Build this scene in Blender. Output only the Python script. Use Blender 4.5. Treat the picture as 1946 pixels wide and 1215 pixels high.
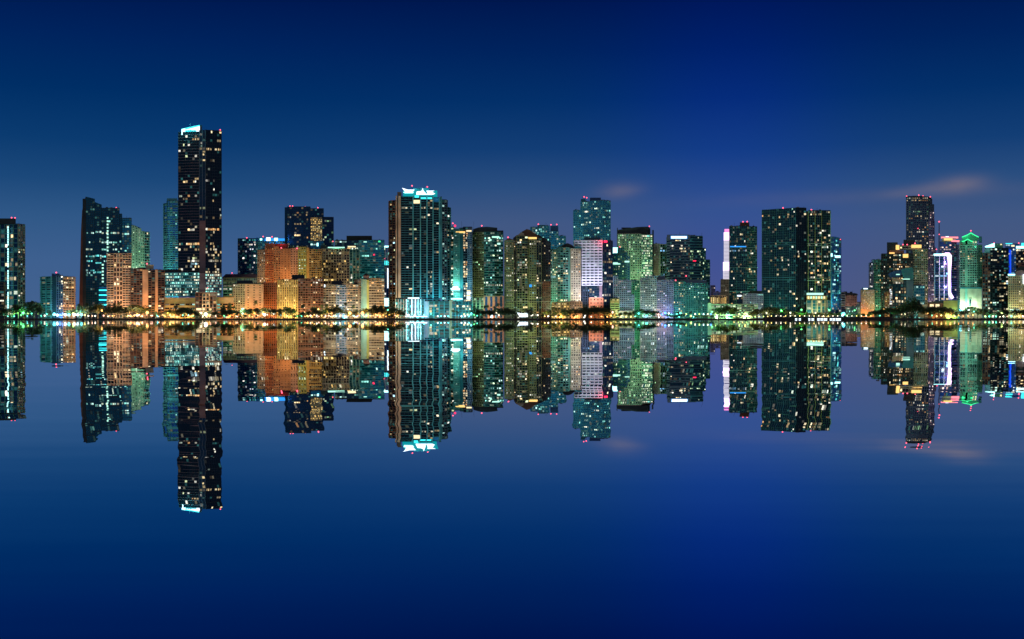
import bpy, math, random
from mathutils import Vector
R = math.radians
scene = bpy.context.scene
for o in list(bpy.data.objects): bpy.data.objects.remove(o)
col = scene.collection
rnd = random.Random(7)

# ------------------------------------------------------------------ camera, sky, added fill sun, exposure
F, CX, HY, CH = 2250.0, 973.0, 604.3, 2.0      # focal length in photo pixels, centre column, horizon row, eye height
cd = bpy.data.cameras.new('camera'); cam = bpy.data.objects.new('camera', cd); col.objects.link(cam)
cam.location = (0, 0, CH); cam.rotation_euler = (R(90), 0, 0)
cd.sensor_width = 36; cd.lens = 36 * F / 1946.0
cd.shift_y = -(607.5 - HY) / 1946.0
cd.clip_start = 0.1; cd.clip_end = 60000
scene.camera = cam
scene.view_settings.view_transform = 'Standard'; scene.view_settings.look = 'None'
scene.view_settings.exposure = 0; scene.view_settings.gamma = 1
scene.render.engine = 'CYCLES'
cy = scene.cycles
cy.use_denoising = True; cy.use_light_tree = True
cy.max_bounces = 5; cy.diffuse_bounces = 1; cy.glossy_bounces = 3; cy.transmission_bounces = 2; cy.transparent_max_bounces = 4
cy.sample_clamp_indirect = 3; cy.caustics_reflective = False; cy.caustics_refractive = False
cy.filter_width = 1.55

def lin(c):
    def f(v):
        v /= 255.0
        return v / 12.92 if v <= .04045 else ((v + .055) / 1.055) ** 2.4
    return (f(c[0]), f(c[1]), f(c[2]), 1)

world = bpy.data.worlds.new('World'); scene.world = world; world.use_nodes = True
nt = world.node_tree; nt.nodes.clear()
def N(t, **k):
    n = nt.nodes.new(t)
    for a, b in k.items(): setattr(n, a, b)
    return n
def M(op, a, b=None, clamp=False):
    n = N('ShaderNodeMath', operation=op); n.use_clamp = clamp
    for i, v in enumerate((a, b)):
        if v is None: continue
        if isinstance(v, (int, float)): n.inputs[i].default_value = v
        else: nt.links.new(v, n.inputs[i])
    return n.outputs[0]
out = N('ShaderNodeOutputWorld'); bg = N('ShaderNodeBackground'); nt.links.new(bg.outputs[0], out.inputs[0])
tc = N('ShaderNodeTexCoord'); sx = N('ShaderNodeSeparateXYZ'); nt.links.new(tc.outputs['Generated'], sx.inputs[0])
el = M('ABSOLUTE', sx.outputs[2])
def ramp(stops, fac):
    r = N('ShaderNodeValToRGB'); e = r.color_ramp.elements
    r.color_ramp.interpolation = 'EASE'
    while len(e) > 1: e.remove(e[-1])
    e[0].position = stops[0][0]; e[0].color = lin(stops[0][1])
    for p, c in stops[1:]:
        k = e.new(p); k.color = lin(c)
    r.color_ramp.interpolation = 'LINEAR'
    nt.links.new(fac, r.inputs[0]); return r.outputs[0]
skyA = ramp([(0, (80, 90, 124)), (.045, (73, 89, 128)), (.08, (65, 88, 131)), (.11, (42, 78, 127)), (.14, (19, 62, 117)), (.18, (3, 48, 105)),
             (.22, (0, 35, 93)), (.262, (0, 22, 78)), (.45, (0, 12, 52)), (1, (0, 8, 38))], el)
skyB = ramp([(0, (74, 84, 150)), (.045, (62, 80, 152)), (.09, (48, 80, 150)), (.135, (20, 60, 142)), (.18, (6, 42, 128)),
             (.22, (0, 31, 110)), (.262, (0, 22, 92)), (.45, (0, 12, 56)), (1, (0, 8, 38))], el)
skyC = ramp([(0, (68, 98, 142)), (.045, (62, 96, 143)), (.08, (48, 88, 135)), (.11, (27, 72, 122)), (.14, (11, 59, 112)), (.18, (0, 46, 101)),
             (.22, (0, 35, 93)), (.262, (0, 22, 78)), (.45, (0, 12, 52)), (1, (0, 8, 38))], el)
hyp = M('SQRT', M('ADD', M('MULTIPLY', sx.outputs[0], sx.outputs[0]), M('MULTIPLY', sx.outputs[1], sx.outputs[1])))
az = M('DIVIDE', sx.outputs[0], M('MAXIMUM', hyp, .001))
d_ = M('DIVIDE', M('SUBTRACT', az, .18), .09)
g_ = M('EXPONENT', M('MULTIPLY', M('MULTIPLY', d_, d_), -1))
mx = N('ShaderNodeMix', data_type='RGBA'); nt.links.new(M('MULTIPLY', g_, .75), mx.inputs[0]); 
ml = N('ShaderNodeMix', data_type='RGBA'); lr = N('ShaderNodeMapRange'); lr.interpolation_type = 'SMOOTHSTEP'; nt.links.new(az, lr.inputs[0])
lr.inputs[1].default_value = .02; lr.inputs[2].default_value = -.3; nt.links.new(lr.outputs[0], ml.inputs[0]); nt.links.new(skyA, ml.inputs[6]); nt.links.new(skyC, ml.inputs[7])
nt.links.new(ml.outputs[2], mx.inputs[6]); nt.links.new(skyB, mx.inputs[7])
# thin high cloud wisps, dusty pink, low over the city
mp = N('ShaderNodeMapping'); nt.links.new(tc.outputs['Generated'], mp.inputs[0]); mp.inputs['Scale'].default_value = (12, 12, 30)
nz = N('ShaderNodeTexNoise'); nt.links.new(mp.outputs[0], nz.inputs[0]); nz.inputs['Scale'].default_value = 1.0; nz.inputs['Detail'].default_value = 4
def wisp(a0, e0, sa, se, tilt):
    da = M('DIVIDE', M('SUBTRACT', az, a0), sa)
    de = M('DIVIDE', M('SUBTRACT', M('SUBTRACT', el, e0), M('MULTIPLY', M('SUBTRACT', az, a0), tilt)), se)
    return M('EXPONENT', M('MULTIPLY', M('ADD', M('MULTIPLY', da, da), M('MULTIPLY', de, de)), -1))
w = M('ADD', M('MULTIPLY', wisp(.089, .107, .017, .0062, .06), .9), M('MULTIPLY', wisp(.352, .1045, .018, .0065, .08), 1.0))
w = M('ADD', w, M('MULTIPLY', wisp(.322, .101, .024, .004, .10), .4))
w = M('ADD', w, M('MULTIPLY', wisp(.28, .098, .12, .006, .02), .25))
w = M('MULTIPLY', w, M('MULTIPLY', M('SUBTRACT', nz.outputs[0], .15), 1.15), True)
mc = N('ShaderNodeMix', data_type='RGBA'); nt.links.new(M('MULTIPLY', w, 1.0, True), mc.inputs[0])
nt.links.new(mx.outputs[2], mc.inputs[6]); mc.inputs[7].default_value = lin((126, 117, 130))
nt.links.new(mc.outputs[2], bg.inputs[0]); bg.inputs[1].default_value = 1.0

sd = bpy.data.lights.new('facade_fill', 'SUN'); sun = bpy.data.objects.new('facade_fill', sd); col.objects.link(sun)
sd.energy = 0.3; sd.angle = R(12); sd.color = (1.0, .97, .9)  # added fill from behind the camera for an even base on facades
sun.rotation_euler = (R(68), 0, R(-16))

# ------------------------------------------------------------------ helpers
def W(px, D): return (px - CX) / F * D
def Z(py, D): return CH + (HY - py) / F * D
def link(o): col.objects.link(o); return o
def mat(name, c, rough=.8, metal=0.0, var=.38, scale=.07, emit=None, es=0, spec=.5):
    m = bpy.data.materials.new(name); m.use_nodes = True; t = m.node_tree; p = t.nodes['Principled BSDF']
    p.inputs['Roughness'].default_value = rough; p.inputs['Metallic'].default_value = metal
    p.inputs['Specular IOR Level'].default_value = spec
    if var:
        n = t.nodes.new('ShaderNodeTexNoise'); n.inputs['Scale'].default_value = scale; n.inputs['Detail'].default_value = 5
        g = t.nodes.new('ShaderNodeNewGeometry'); t.links.new(g.outputs['Position'], n.inputs[0])
        r = t.nodes.new('ShaderNodeMapRange'); t.links.new(n.outputs[0], r.inputs[0])
        r.inputs[1].default_value = .3; r.inputs[2].default_value = .7; r.inputs[3].default_value = 1 - var; r.inputs[4].default_value = 1 + var * .6
        x = t.nodes.new('ShaderNodeMix'); x.data_type = 'RGBA'; x.blend_type = 'MULTIPLY'; x.inputs[0].default_value = 1
        x.inputs[6].default_value = (*c, 1); cc = t.nodes.new('ShaderNodeCombineColor')
        for i in range(3): t.links.new(r.outputs[0], cc.inputs[i])
        t.links.new(cc.outputs[0], x.inputs[7]); t.links.new(x.outputs[2], p.inputs['Base Color'])
    else: p.inputs['Base Color'].default_value = (*c, 1)
    if emit:
        p.inputs['Emission Color'].default_value = (*emit, 1); p.inputs['Emission Strength'].default_value = es
        m.cycles.emission_sampling = 'NONE'
    return m
MAT = {}
for n_, c_ in dict(tan=(.62, .31, .15), orange=(.55, .2, .08), gold=(.6, .42, .14), cream=(.62, .52, .36), beige=(.46, .38, .27), brown=(.17, .085, .05),
                   pinkwhite=(.72, .46, .30), palegreen=(.5, .75, .52), limewall=(.5, .55, .16), grey=(.34, .36, .4), greyblue=(.32, .4, .55),
                   white=(.8, .8, .85), charcoal=(.03, .04, .045), green=(.1, .3, .21), olive=(.3, .31, .14), teal=(.06, .25, .28), redbrown=(.2, .065, .035),
                   aqua=(.1, .42, .47), deepblue=(.03, .1, .25), purple=(.26, .24, .42), lilac=(.6, .5, .8), mauve=(.26, .18, .19), navy=(.010, .024, .04), steel=(.12, .17, .22),
                   darkolive=(.045, .05, .03), sand=(.5, .42, .28), roofdark=(.02, .022, .026), peach=(.7, .42, .28), black=(.008, .009, .01), rust=(.28, .12, .08), mint=(.3, .58, .46)).items():
    MAT[n_] = mat(n_ + '_wall', c_)
for n_, c_, m_ in [('gdark', (.018, .062, .08), .45), ('gblue', (.11, .38, .7), .75), ('gteal', (.035, .3, .36), .7), ('ggreen', (.015, .12, .09), .65),
                   ('gnavy', (.012, .05, .085), .6), ('gdteal', (.008, .10, .13), .6), ('gcyan', (.1, .65, .8), .8), ('gblack', (.008, .02, .026), .3), ('gbrown', (.03, .02, .014), .2)]:
    MAT[n_] = mat(n_[1:] + '_glass', c_, rough=.18, metal=m_, var=.3, scale=.12)
def emis(name, c, s, sampled=False):
    m = mat(name, (0, 0, 0), var=0, emit=c, es=s)
    m.cycles.emission_sampling = 'AUTO' if sampled else 'NONE'
    MAT[name] = m; return m
emis('beacon_red', (1, .10, .16), 3.2); emis('crown_cyan_glow', (0, .42, .48), .75); emis('sign_white', (.75, .9, 1), 2.2); emis('sign_cyan', (.05, .85, .9), 1.6)
emis('sign_bright_cyan', (.45, 1, 1), 2.6); emis('neon_green', (.05, 1, .35), 1.5); emis('neon_violet', (.9, .6, 1), 2.6); emis('neon_red', (1, .25, .3), 1.6)
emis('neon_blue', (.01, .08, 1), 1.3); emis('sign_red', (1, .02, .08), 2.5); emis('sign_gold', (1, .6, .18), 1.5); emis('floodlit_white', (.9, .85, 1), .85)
emis('strip_warm', (1, .8, .45), 1.4); emis('strip_teal', (.5, 1, .8), 1.3); emis('neon_pink', (1, .3, .7), 1.4); emis('neon_azure', (.03, .35, 1), 1.2)
# window glow
wm = bpy.data.materials.new('window_glow'); wm.use_nodes = True; t = wm.node_tree; p = t.nodes['Principled BSDF']
a_ = t.nodes.new('ShaderNodeAttribute'); a_.attribute_name = 'glow'
n_ = t.nodes.new('ShaderNodeTexNoise'); g_ = t.nodes.new('ShaderNodeNewGeometry'); t.links.new(g_.outputs['Position'], n_.inputs[0]); n_.inputs['Scale'].default_value = .9
r_ = t.nodes.new('ShaderNodeMapRange'); t.links.new(n_.outputs[0], r_.inputs[0]); r_.inputs[1].default_value = .3; r_.inputs[2].default_value = .7; r_.inputs[3].default_value = .45; r_.inputs[4].default_value = 1.5
t.links.new(a_.outputs['Color'], p.inputs['Emission Color']); t.links.new(r_.outputs[0], p.inputs['Emission Strength'])
p.inputs['Base Color'].default_value = (.02, .02, .02, 1); p.inputs['Roughness'].default_value = .3
wm.cycles.emission_sampling = 'NONE'; MAT['lit'] = wm

PAL = dict(
    warm=[((1, .70, .34), 5), ((1, .82, .5), 5), ((1, .5, .18), 2), ((.85, 1, .8), 1), ((1, .93, .75), 4)],
    mix=[((1, .74, .36), 4), ((1, .88, .6), 4), ((.6, 1, .8), 2), ((.9, 1, .55), 2), ((.5, .85, 1), 1), ((1, .95, .8), 4)],
    cool=[((.35, 1, .85), 5), ((.6, 1, .9), 4), ((.8, 1, .75), 3), ((1, .95, .7), 1.5)],
    cyan=[((.15, .9, .9), 5), ((.5, 1, .95), 3)],
    green=[((.5, 1, .5), 4), ((.75, 1, .6), 4), ((.9, 1, .75), 2)],
    gold=[((1, .62, .18), 6), ((1, .75, .3), 4), ((1, .9, .6), 1)],
    white=[((1, .92, .82), 4), ((.85, .92, 1), 2)],
    blue=[((.25, .6, 1), 3), ((.7, .9, 1), 3), ((.9, .95, .9), 2)],
    pink=[((1, .6, .5), 3), ((1, .8, .7), 3), ((.8, .7, 1), 2)])
def pick(pal):
    L = PAL[pal]; t_ = sum(w for _, w in L); r = rnd.random() * t_
    for c, w in L:
        r -= w
        if r <= 0: return c
    return L[0][0]

def mesh_obj(name, verts, faces, mats, parent=None, loc=(0, 0, 0), fm=None, glow=None, kind=None):
    me = bpy.data.meshes.new(name); me.from_pydata(verts, [], faces)
    for m in (mats if isinstance(mats, list) else [mats]): me.materials.append(m)
    if fm: me.polygons.foreach_set('material_index', fm)
    if glow:
        at = me.attributes.new('glow', 'FLOAT_COLOR', 'CORNER'); buf = []
        for f, g in zip(faces, glow): buf += [g[0], g[1], g[2], 1.0] * len(f)
        at.data.foreach_set('color', buf)
    me.update()
    o = link(bpy.data.objects.new(name, me)); o.location = loc
    if parent: o.parent = parent
    if kind: o['kind'] = kind
    return o

ALL = []        # every building, for naming what stands in front of it
class Bld:
    def __init__(s, name, label, cat, D, cx, ref, group=None):
        s.uid = 0; s.cnt = 0; s.D = D; s.cx = cx; s.ref = ref; s.acc = {}; s.o = Vector((W(cx, D), D, 1.2))
        s.root = link(bpy.data.objects.new(name, None)); s.root.location = s.o
        s.root['label'] = label; s.root['category'] = cat
        if group: s.root['group'] = group
        s.x0 = 1e9; s.x1 = -1e9; s.stuff = set(); s.nwin = 0; ALL.append(s)
        s.mpp = D / F
    def put(s, part, m, vs, fs, glow=None):
        a = s.acc.setdefault((part, m, s.uid), [[], [], []]); k = len(a[0])
        a[0] += [tuple(Vector(v) - s.o) for v in vs]; a[1] += [tuple(i + k for i in f) for f in fs]
        if glow is not None: a[2] += [glow] * len(fs)
    def P(s, px, dd=0):
        y = s.D + dd; return Vector((W(px, y), y, 0))
    def zz(s, py): return Z(py, s.D)
    def prism(s, *a, **k): s._prism(*a, **k); return s
    def _prism(s, pts, top, bot, depth, m, part='wall'):
        """front polyline of (px, metres behind the building's front), extruded back and up"""
        tops = top if isinstance(top, (list, tuple)) else [top] * len(pts)
        fr = [s.P(*q) for q in pts]
        ymax = max(v.y for v in fr) + depth
        bk = [v * (ymax / v.y) for v in (fr[0], fr[-1])]
        ring = fr + [bk[1], bk[0]]; zt = [s.zz(t_) for t_ in tops]; zt += [zt[-1], zt[0]]
        zb = s.zz(bot) if bot is not None else 1.0
        n = len(ring)
        vs = [(v.x, v.y, zb) for v in ring] + [(v.x, v.y, z_) for v, z_ in zip(ring, zt)]
        fs = [(i, (i + 1) % n, n + (i + 1) % n, n + i) for i in range(n)] + [tuple(range(n, 2 * n)), tuple(range(n - 1, -1, -1))]
        s.put(part, m, vs, fs); s.x0 = min(s.x0, pts[0][0]); s.x1 = max(s.x1, pts[-1][0])
        return fr, bk, max(zt), zb
    def fbox(s, P, t_, n, u0, u1, z0, z1, p0, p1, part, m):
        a = [P + t_ * u0 + n * p0, P + t_ * u1 + n * p0, P + t_ * u1 + n * p1, P + t_ * u0 + n * p1]
        vs = [(v.x, v.y, z0) for v in a] + [(v.x, v.y, z1) for v in a]
        s.put(part, m, vs, [(2, 3, 7, 6)[::-1], (1, 2, 6, 5), (3, 0, 4, 7), (4, 5, 6, 7), (3, 2, 1, 0)])
    def face(s, P, Q, z0, z1, S, app=None, dark=False):
        d = Q - P; L = d.length
        if L < .5 or z1 - z0 < 1: return
        t_ = d / L; n = Vector((t_.y, -t_.x, 0))
        cw = S['c'][0] * s.mpp; ch = S['c'][1] * s.mpp
        nx = max(1, round((app / S['c'][0]) if app and app > 2 else L / cw)); ny = max(1, round((z1 - z0) / ch))
        cw = L / nx; ch = (z1 - z0) / ny
        hf, hp, hm = S['h']; vf, vp, vm = S['v']
        if hf:
            for j in range(ny + 1):
                a = z0 + j * ch - hf * ch / 2; b_ = a + hf * ch
                s.fbox(P, t_, n, -hp * .6 if hp > .9 else 0, L + (hp * .6 if hp > .9 else 0), max(a, z0 + .02), min(b_, z1 - .02), -.2, hp, 'floor_banding', hm)
            s.stuff.add('floor_banding')
        if vf:
            ev = S.get('ve', 1)
            for i in range(0, nx + 1, ev):
                a = i * cw - vf * cw / 2; b_ = a + vf * cw
                s.fbox(P, t_, n, max(a, -.05), min(b_, L + .05), z0 + .05, z1 - .05, -.2, vp, 'pier' if nx // ev <= 10 and vf * cw > 1.2 else 'mullion_grid', vm)
            s.stuff.add('mullion_grid'); s.stuff.add('pier')
        if S.get('rail'):
            for j in range(ny):
                a = z0 + j * ch + hf * ch / 2
                s.fbox(P, t_, n, 0, L, a, a + ch * .22, hp - .12, hp - .04, 'balcony_railing', S['rail'])
            s.stuff.add('balcony_railing')
        # lit panes, and dim teal panes whose glow stands in for reflections
        lit = S.get('lit', 0) * (.5 if dark else 1); dim = S.get('dim', .15); pal = S.get('pal', 'mix'); br = S.get('br', 1.0)
        bands = S.get('bands', [])
        ih = ch * (1 - hf) * .86; i0 = (ch * hf / 2 if hf else ch * .07) + ch * (1 - hf) * .05
        rf = [rnd.choice((.15, .5, .8, 1, 1.3, 2.0)) for _ in range(ny)]; cf = [rnd.choice((.25, .6, 1, 1.2, 1.8)) for _ in range(nx)]
        for j in range(ny):
            fr_ = (j + .5) / ny; pr = lit * S.get('grad', lambda f: 1)(fr_); pp = pal; bb = br
            row_y = HY - (z0 + (j + .5) * ch - CH) / s.mpp
            for (f0, f1, q, pl, b2) in bands:
                if (f0 <= fr_ < f1) if f1 < 2 else (f0 <= row_y + .01 < f1): pr, pp, bb = q, pl, b2
            inband = pr is not None and any((f0 <= fr_ < f1) if f1 < 2 else (f0 <= row_y + .01 < f1) for f0, f1, *_ in bands); run = 0; cc = None
            for i in range(nx):
                if run > 0: run -= 1; on = True
                else:
                    on = rnd.random() < (pr if inband or pr > .4 else pr * rf[j] * cf[i])
                    if on:
                        run = rnd.choice((0, 0, 0, 0, 1, 2)) if pr > .03 else 0; cc = pick(pp)
                        if pr < .5: pr_s = 0
                if on:
                    lv = bb * rnd.choice((.18, .3, .5, .8, 1.2, 1.8)) if pr < .4 else bb * rnd.choice((.4, .6, .9, 1.1, 1.4)); c = cc
                elif rnd.random() < dim * 1.7:
                    lv = rnd.uniform(.12, .42) ** 2; c = pick(pp) if rnd.random() < .4 or 'brown' in S['g'] else (.12, .7, .68)
                else: continue
                sc_ = rnd.uniform(.75, 1) if on else 1
                u0 = i * cw + vf * cw / 2 + cw * .04; u1 = (i + 1) * cw - vf * cw / 2 - cw * .04
                if rnd.random() < .5 and on: 
                    if rnd.random() < .5: u0 += (u1 - u0) * .4
                    else: u1 -= (u1 - u0) * .4
                zb = z0 + j * ch + i0; zt = zb + ih * sc_
                a = P + t_ * u0 + n * .08; b_ = P + t_ * u1 + n * .08
                q = [(a.x, a.y, zb), (b_.x, b_.y, zb), (b_.x, b_.y, zt), (a.x, a.y, zt)]
                gl = (c[0] * lv, c[1] * lv, c[2] * lv)
                if on and (u1 - u0) / s.mpp > 2.6 and ih / s.mpp > 1.9 and s.nwin < 280 and app and app > 2:
                    s.nwin += 1; o0 = Vector(q[0])
                    mesh_obj('window', [tuple(Vector(v) - o0) for v in q], [(0, 1, 2, 3)], MAT['lit'], s.root, tuple(o0 - s.o), glow=[gl])
                else:
                    s.put('window_panes', 'lit', q, [(0, 1, 2, 3)], gl); s.stuff.add('window_panes')
    def tower(s, pts, top, styles, bot=None, depth=28, roof='roofdark', rh=.7, side=None):
        pts = [(q if isinstance(q, tuple) else (q, 0)) for q in pts]
        if isinstance(styles, dict): styles = [styles] * (len(pts) - 1)
        fr, bk, zt, zb = s._prism(pts, top, bot, depth, styles[0]['g'])
        tops = top if isinstance(top, (list, tuple)) else [top] * len(pts)
        for i in range(len(pts) - 1):
            S = styles[i]
            if S.get('none'): continue
            if S['g'] != styles[0]['g']:
                s.put('wall', S['g'], [tuple(v + Vector((0, 0, z_)) + (fr[i+1]-fr[i]).normalized().cross(Vector((0,0,1)))*.04) for v, z_ in ((fr[i], zb), (fr[i + 1], zb), (fr[i + 1], s.zz(tops[i+1])-.05), (fr[i], s.zz(tops[i])-.05))], [(0, 1, 2, 3)])
            s.face(fr[i], fr[i + 1], max(zb, 1.2), min(s.zz(tops[i]), s.zz(tops[i + 1])), S, app=pts[i + 1][0] - pts[i][0])
        sd_ = dict(side or styles[-1]); sl = dict(side or styles[0])
        if not sd_.get('none'): s.face(fr[-1], bk[1], max(zb, 1.2), s.zz(tops[-1]), sd_, dark=True)
        if not sl.get('none'): s.face(bk[0], fr[0], max(zb, 1.2), s.zz(tops[0]), sl, dark=True)
        if roof and not isinstance(top, (list, tuple)):
            s.prism(pts, top - rh / s.mpp, top, depth, roof, 'roof')
            x0, x1 = pts[0][0], pts[-1][0]; dd = max(q[1] for q in pts); yt = top - rh / s.mpp
            if x1 - x0 > 11 and bot is None:
                for k in range(rnd.choice((1, 2, 2, 3))):
                    w_ = rnd.uniform(1.5, 5); xa = rnd.uniform(x0 + 1, x1 - w_ - 1); h_ = rnd.uniform(.9, 2.3)
                    s.slab(xa, xa + w_, yt - h_, yt + .1, rnd.choice(('charcoal', 'steel', 'grey')), 'roof_unit', dd=dd + rnd.uniform(3, 8), depth=rnd.uniform(3, 6))
                if rnd.random() < .6:
                    xa = rnd.uniform(x0 + 1, x1 - 1); s.slab(xa, xa + .35, yt - rnd.uniform(3, 8), yt + .1, 'charcoal', 'antenna', dd=dd + 6, depth=.3)
        return s
    def box(s, x0, x1, y0, y1, m, part='roof_box', dd=3, depth=12, dd1=None):
        s.cnt += 1; s.uid = s.cnt; s.prism([(x0, dd), (x1, dd if dd1 is None else dd1)], y0, y1, depth, m, part); s.uid = 0; return s
    def slab(s, x0, x1, y0, y1, m, part, dd=-.5, depth=.4, dd1=None):
        k0, k1 = s.x0, s.x1
        s.cnt += 1; s.uid = s.cnt; s.prism([(x0, dd), (x1, dd if dd1 is None else dd1)], y0, y1, depth, m, part); s.uid = 0; s.x0, s.x1 = k0, k1; return s
    def beacon(s, px, py, base=None, dd=4, r=1.0):
        c = s.P(px, dd) + Vector((0, 0, s.zz(py))); vs = []; fs = []
        for k, (rr, zz_) in enumerate(((.45, -.8), (1, 0), (.45, .8))):
            for i in range(6): vs.append((c.x + r * rr * math.cos(i * R(60)), c.y + r * rr * math.sin(i * R(60)), c.z + r * zz_))
        for k in (0, 1):
            for i in range(6): fs.append((k * 6 + i, k * 6 + (i + 1) % 6, k * 6 + 6 + (i + 1) % 6, k * 6 + 6 + i))
        fs += [(0, 5, 4, 3, 2, 1), (12, 13, 14, 15, 16, 17)]
        o = mesh_obj('beacon', [tuple(Vector(v) - c) for v in vs], fs, MAT['beacon_red'], s.root, tuple(c - s.o))
        zb = s.zz(base if base is not None else py + 5)
        mesh_obj('beacon_mast', [(x * .16, y * .16, z_) for z_ in (0, c.z - zb - r * .7) for x, y in ((-1, -1), (1, -1), (1, 1), (-1, 1))],
                 [(0, 1, 5, 4), (1, 2, 6, 5), (2, 3, 7, 6), (3, 0, 4, 7), (4, 5, 6, 7)], MAT['charcoal'], s.root, (c.x - s.o.x, c.y - s.o.y, zb - s.o.z))
        return s
    def light(s, px, py, dd, c, power, r=2.0):
        l = bpy.data.lights.new('lamp_light', 'POINT'); l.energy = power; l.color = c; l.shadow_soft_size = r; l.cycles.use_multiple_importance_sampling = False
        o = link(bpy.data.objects.new('lamp_light', l)); o.parent = s.root
        o.location = s.P(px, dd) + Vector((0, 0, s.zz(py))) - s.o; return s
    def done(s):
        for (part, m, _), (vs, fs, gl) in s.acc.items():
            mesh_obj(part, vs, fs, MAT[m], s.root, glow=gl if gl else None, kind='stuff' if part in s.stuff else None)
        return s

def S(g, h=(.25, .3, 'charcoal'), v=(.1, .2, 'charcoal'), c=(4, 4), **k):
    return dict(g=g, h=h, v=v, c=c, **k)
BL = dict(none=True)
def blank(g): return dict(g=g, none=True, h=(0, 0, g), v=(0, 0, g), c=(9, 9))
def punched(wall, glass='gblack', c=(4, 4.5), hf=.45, vf=.45, **k): return S(glass, (hf, .55, wall), (vf, .5, wall), c, **k)
def ribbon(wall, glass='gblack', c=(4, 4), hf=.5, **k): return S(glass, (hf, .4, wall), (.08, .2, wall), c, **k)
def balc(wall, glass='gblack', c=(5, 4), vf=.12, hp=1.5, hf=.2, **k): return S(glass, (hf, hp, wall), (vf, hp * .7, wall), c, **k)
def curtain(glass, mull, c=(4, 4), **k): return S(glass, (.14, .2, mull), (.1, .15, mull), c, **k)

exec_order = []
# ------------------------------------------------------------------ setting
MAT['ground'] = mat('ground', (.03, .03, .028), .9, var=.4, scale=.08)
MAT['seawall'] = mat('seawall_stone', (.05, .042, .036), .85, var=.5, scale=.3)
MAT['path'] = mat('paving', (.14, .12, .1), .85, var=.3, scale=.4)
MAT['hill'] = mat('distant_hill', (.16, .2, .26), .9)
SH = 1400.0
o = mesh_obj('ground', [(-9000, SH + 1, 1.2), (9000, SH + 1, 1.2), (9000, 14000, 1.2), (-9000, 14000, 1.2)], [(0, 1, 2, 3)], MAT['ground'], kind='structure')
o = mesh_obj('promenade', [(-1500, SH + 1.3, 1.25), (1500, SH + 1.3, 1.25), (1500, SH + 8, 1.25), (-1500, SH + 8, 1.25)], [(0, 1, 2, 3)], MAT['path'], kind='structure')
# low dark seawall of many lengths
vs = []; fs = []
sw = link(bpy.data.objects.new('seawall', None)); sw.location = (0, SH, 0)
sw['label'] = 'low dark seawall along the whole waterline under the city'; sw['category'] = 'seawall'
xs = [-1500 + i * 30 for i in range(101)]
pm = None
for i in range(100):
    vs_ = [(x, y, z_) for z_ in (-2, 1.35) for x, y in ((0.15, 0), (29.85, 0), (29.85, 1.2), (0.15, 1.2))]
    if pm is None:
        o = mesh_obj('wall_panel', vs_, [(0, 1, 5, 4), (1, 2, 6, 5), (2, 3, 7, 6), (3, 0, 4, 7), (4, 5, 6, 7)], MAT['seawall'], sw, (xs[i], 0, 0)); pm = o.data; pm2 = pm.copy()
        for v in pm2.vertices:
            if v.co.z > 0: v.co.z = 3.1
    else:
        o = link(bpy.data.objects.new('wall_panel', pm2 if 1440 < CX + xs[i] * F / SH < 1668 else pm)); o.parent = sw; o.location = (xs[i], rnd.uniform(-.1, .1), rnd.uniform(-.12, .06))
# far low hill at the left
vs = []; fs = []; nn = 24
for k, y in enumerate((3200, 3350, 3600)):
    for i in range(nn + 1):
        u = i / nn; x = W(30, 3300) + (W(110, 3300) - W(30, 3300)) * u
        vs.append((x, y, (0 if k != 1 else max(0, math.sin(u * math.pi) ** .6) * 44 + math.sin(i * 1.7) * 1.2) + 2))
for k in (0, 1):
    for i in range(nn): fs.append((k * (nn + 1) + i, k * (nn + 1) + i + 1, (k + 1) * (nn + 1) + i + 1, (k + 1) * (nn + 1) + i))
mesh_obj('hill', vs, fs, MAT['hill'], kind='structure')

# water: calm bay, mirror still far out, with a faint slow side-to-side swell
wt = bpy.data.materials.new('calm_water'); wt.use_nodes = True; nt = wt.node_tree; p = nt.nodes['Principled BSDF']
p.inputs['Base Color'].default_value = (.80, .88, .96, 1); p.inputs['Metallic'].default_value = 1; p.inputs['Roughness'].default_value = 0.0
g = N('ShaderNodeNewGeometry'); s3 = N('ShaderNodeSeparateXYZ'); nt.links.new(g.outputs['Position'], s3.inputs[0])
ly = M('LOGARITHM', M('MAXIMUM', s3.outputs[1], .5), math.e)
def swell(kx, ky, off):
    c3 = N('ShaderNodeCombineXYZ'); nt.links.new(M('MULTIPLY', s3.outputs[0], kx), c3.inputs[0]); nt.links.new(M('MULTIPLY', ly, ky), c3.inputs[1]); c3.inputs[2].default_value = off
    n = N('ShaderNodeTexNoise'); nt.links.new(c3.outputs[0], n.inputs[0]); n.inputs['Scale'].default_value = 1; n.inputs['Detail'].default_value = 2; n.inputs['Roughness'].default_value = .45
    return M('SUBTRACT', n.outputs[0], .5)
sxn = M('MULTIPLY', swell(.12, 15, 0), .027)
syn = M('ADD', M('MULTIPLY', swell(.35, 16, 9), .0005), M('MULTIPLY', swell(1.2, 40, 4), .0003))
c3 = N('ShaderNodeCombineXYZ'); nt.links.new(sxn, c3.inputs[0]); nt.links.new(syn, c3.inputs[1]); c3.inputs[2].default_value = 1
vn = N('ShaderNodeVectorMath', operation='NORMALIZE'); nt.links.new(c3.outputs[0], vn.inputs[0]); nt.links.new(vn.outputs[0], p.inputs['Normal'])
mesh_obj('water', [(-9000, -3000, 0), (9000, -3000, 0), (9000, SH + .6, 0), (-9000, SH + .6, 0)], [(0, 1, 2, 3)], wt, kind='structure')
# ------------------------------------------------------------------ buildings, left to right
def B(*a, **k): return Bld(*a, **k)

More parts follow.
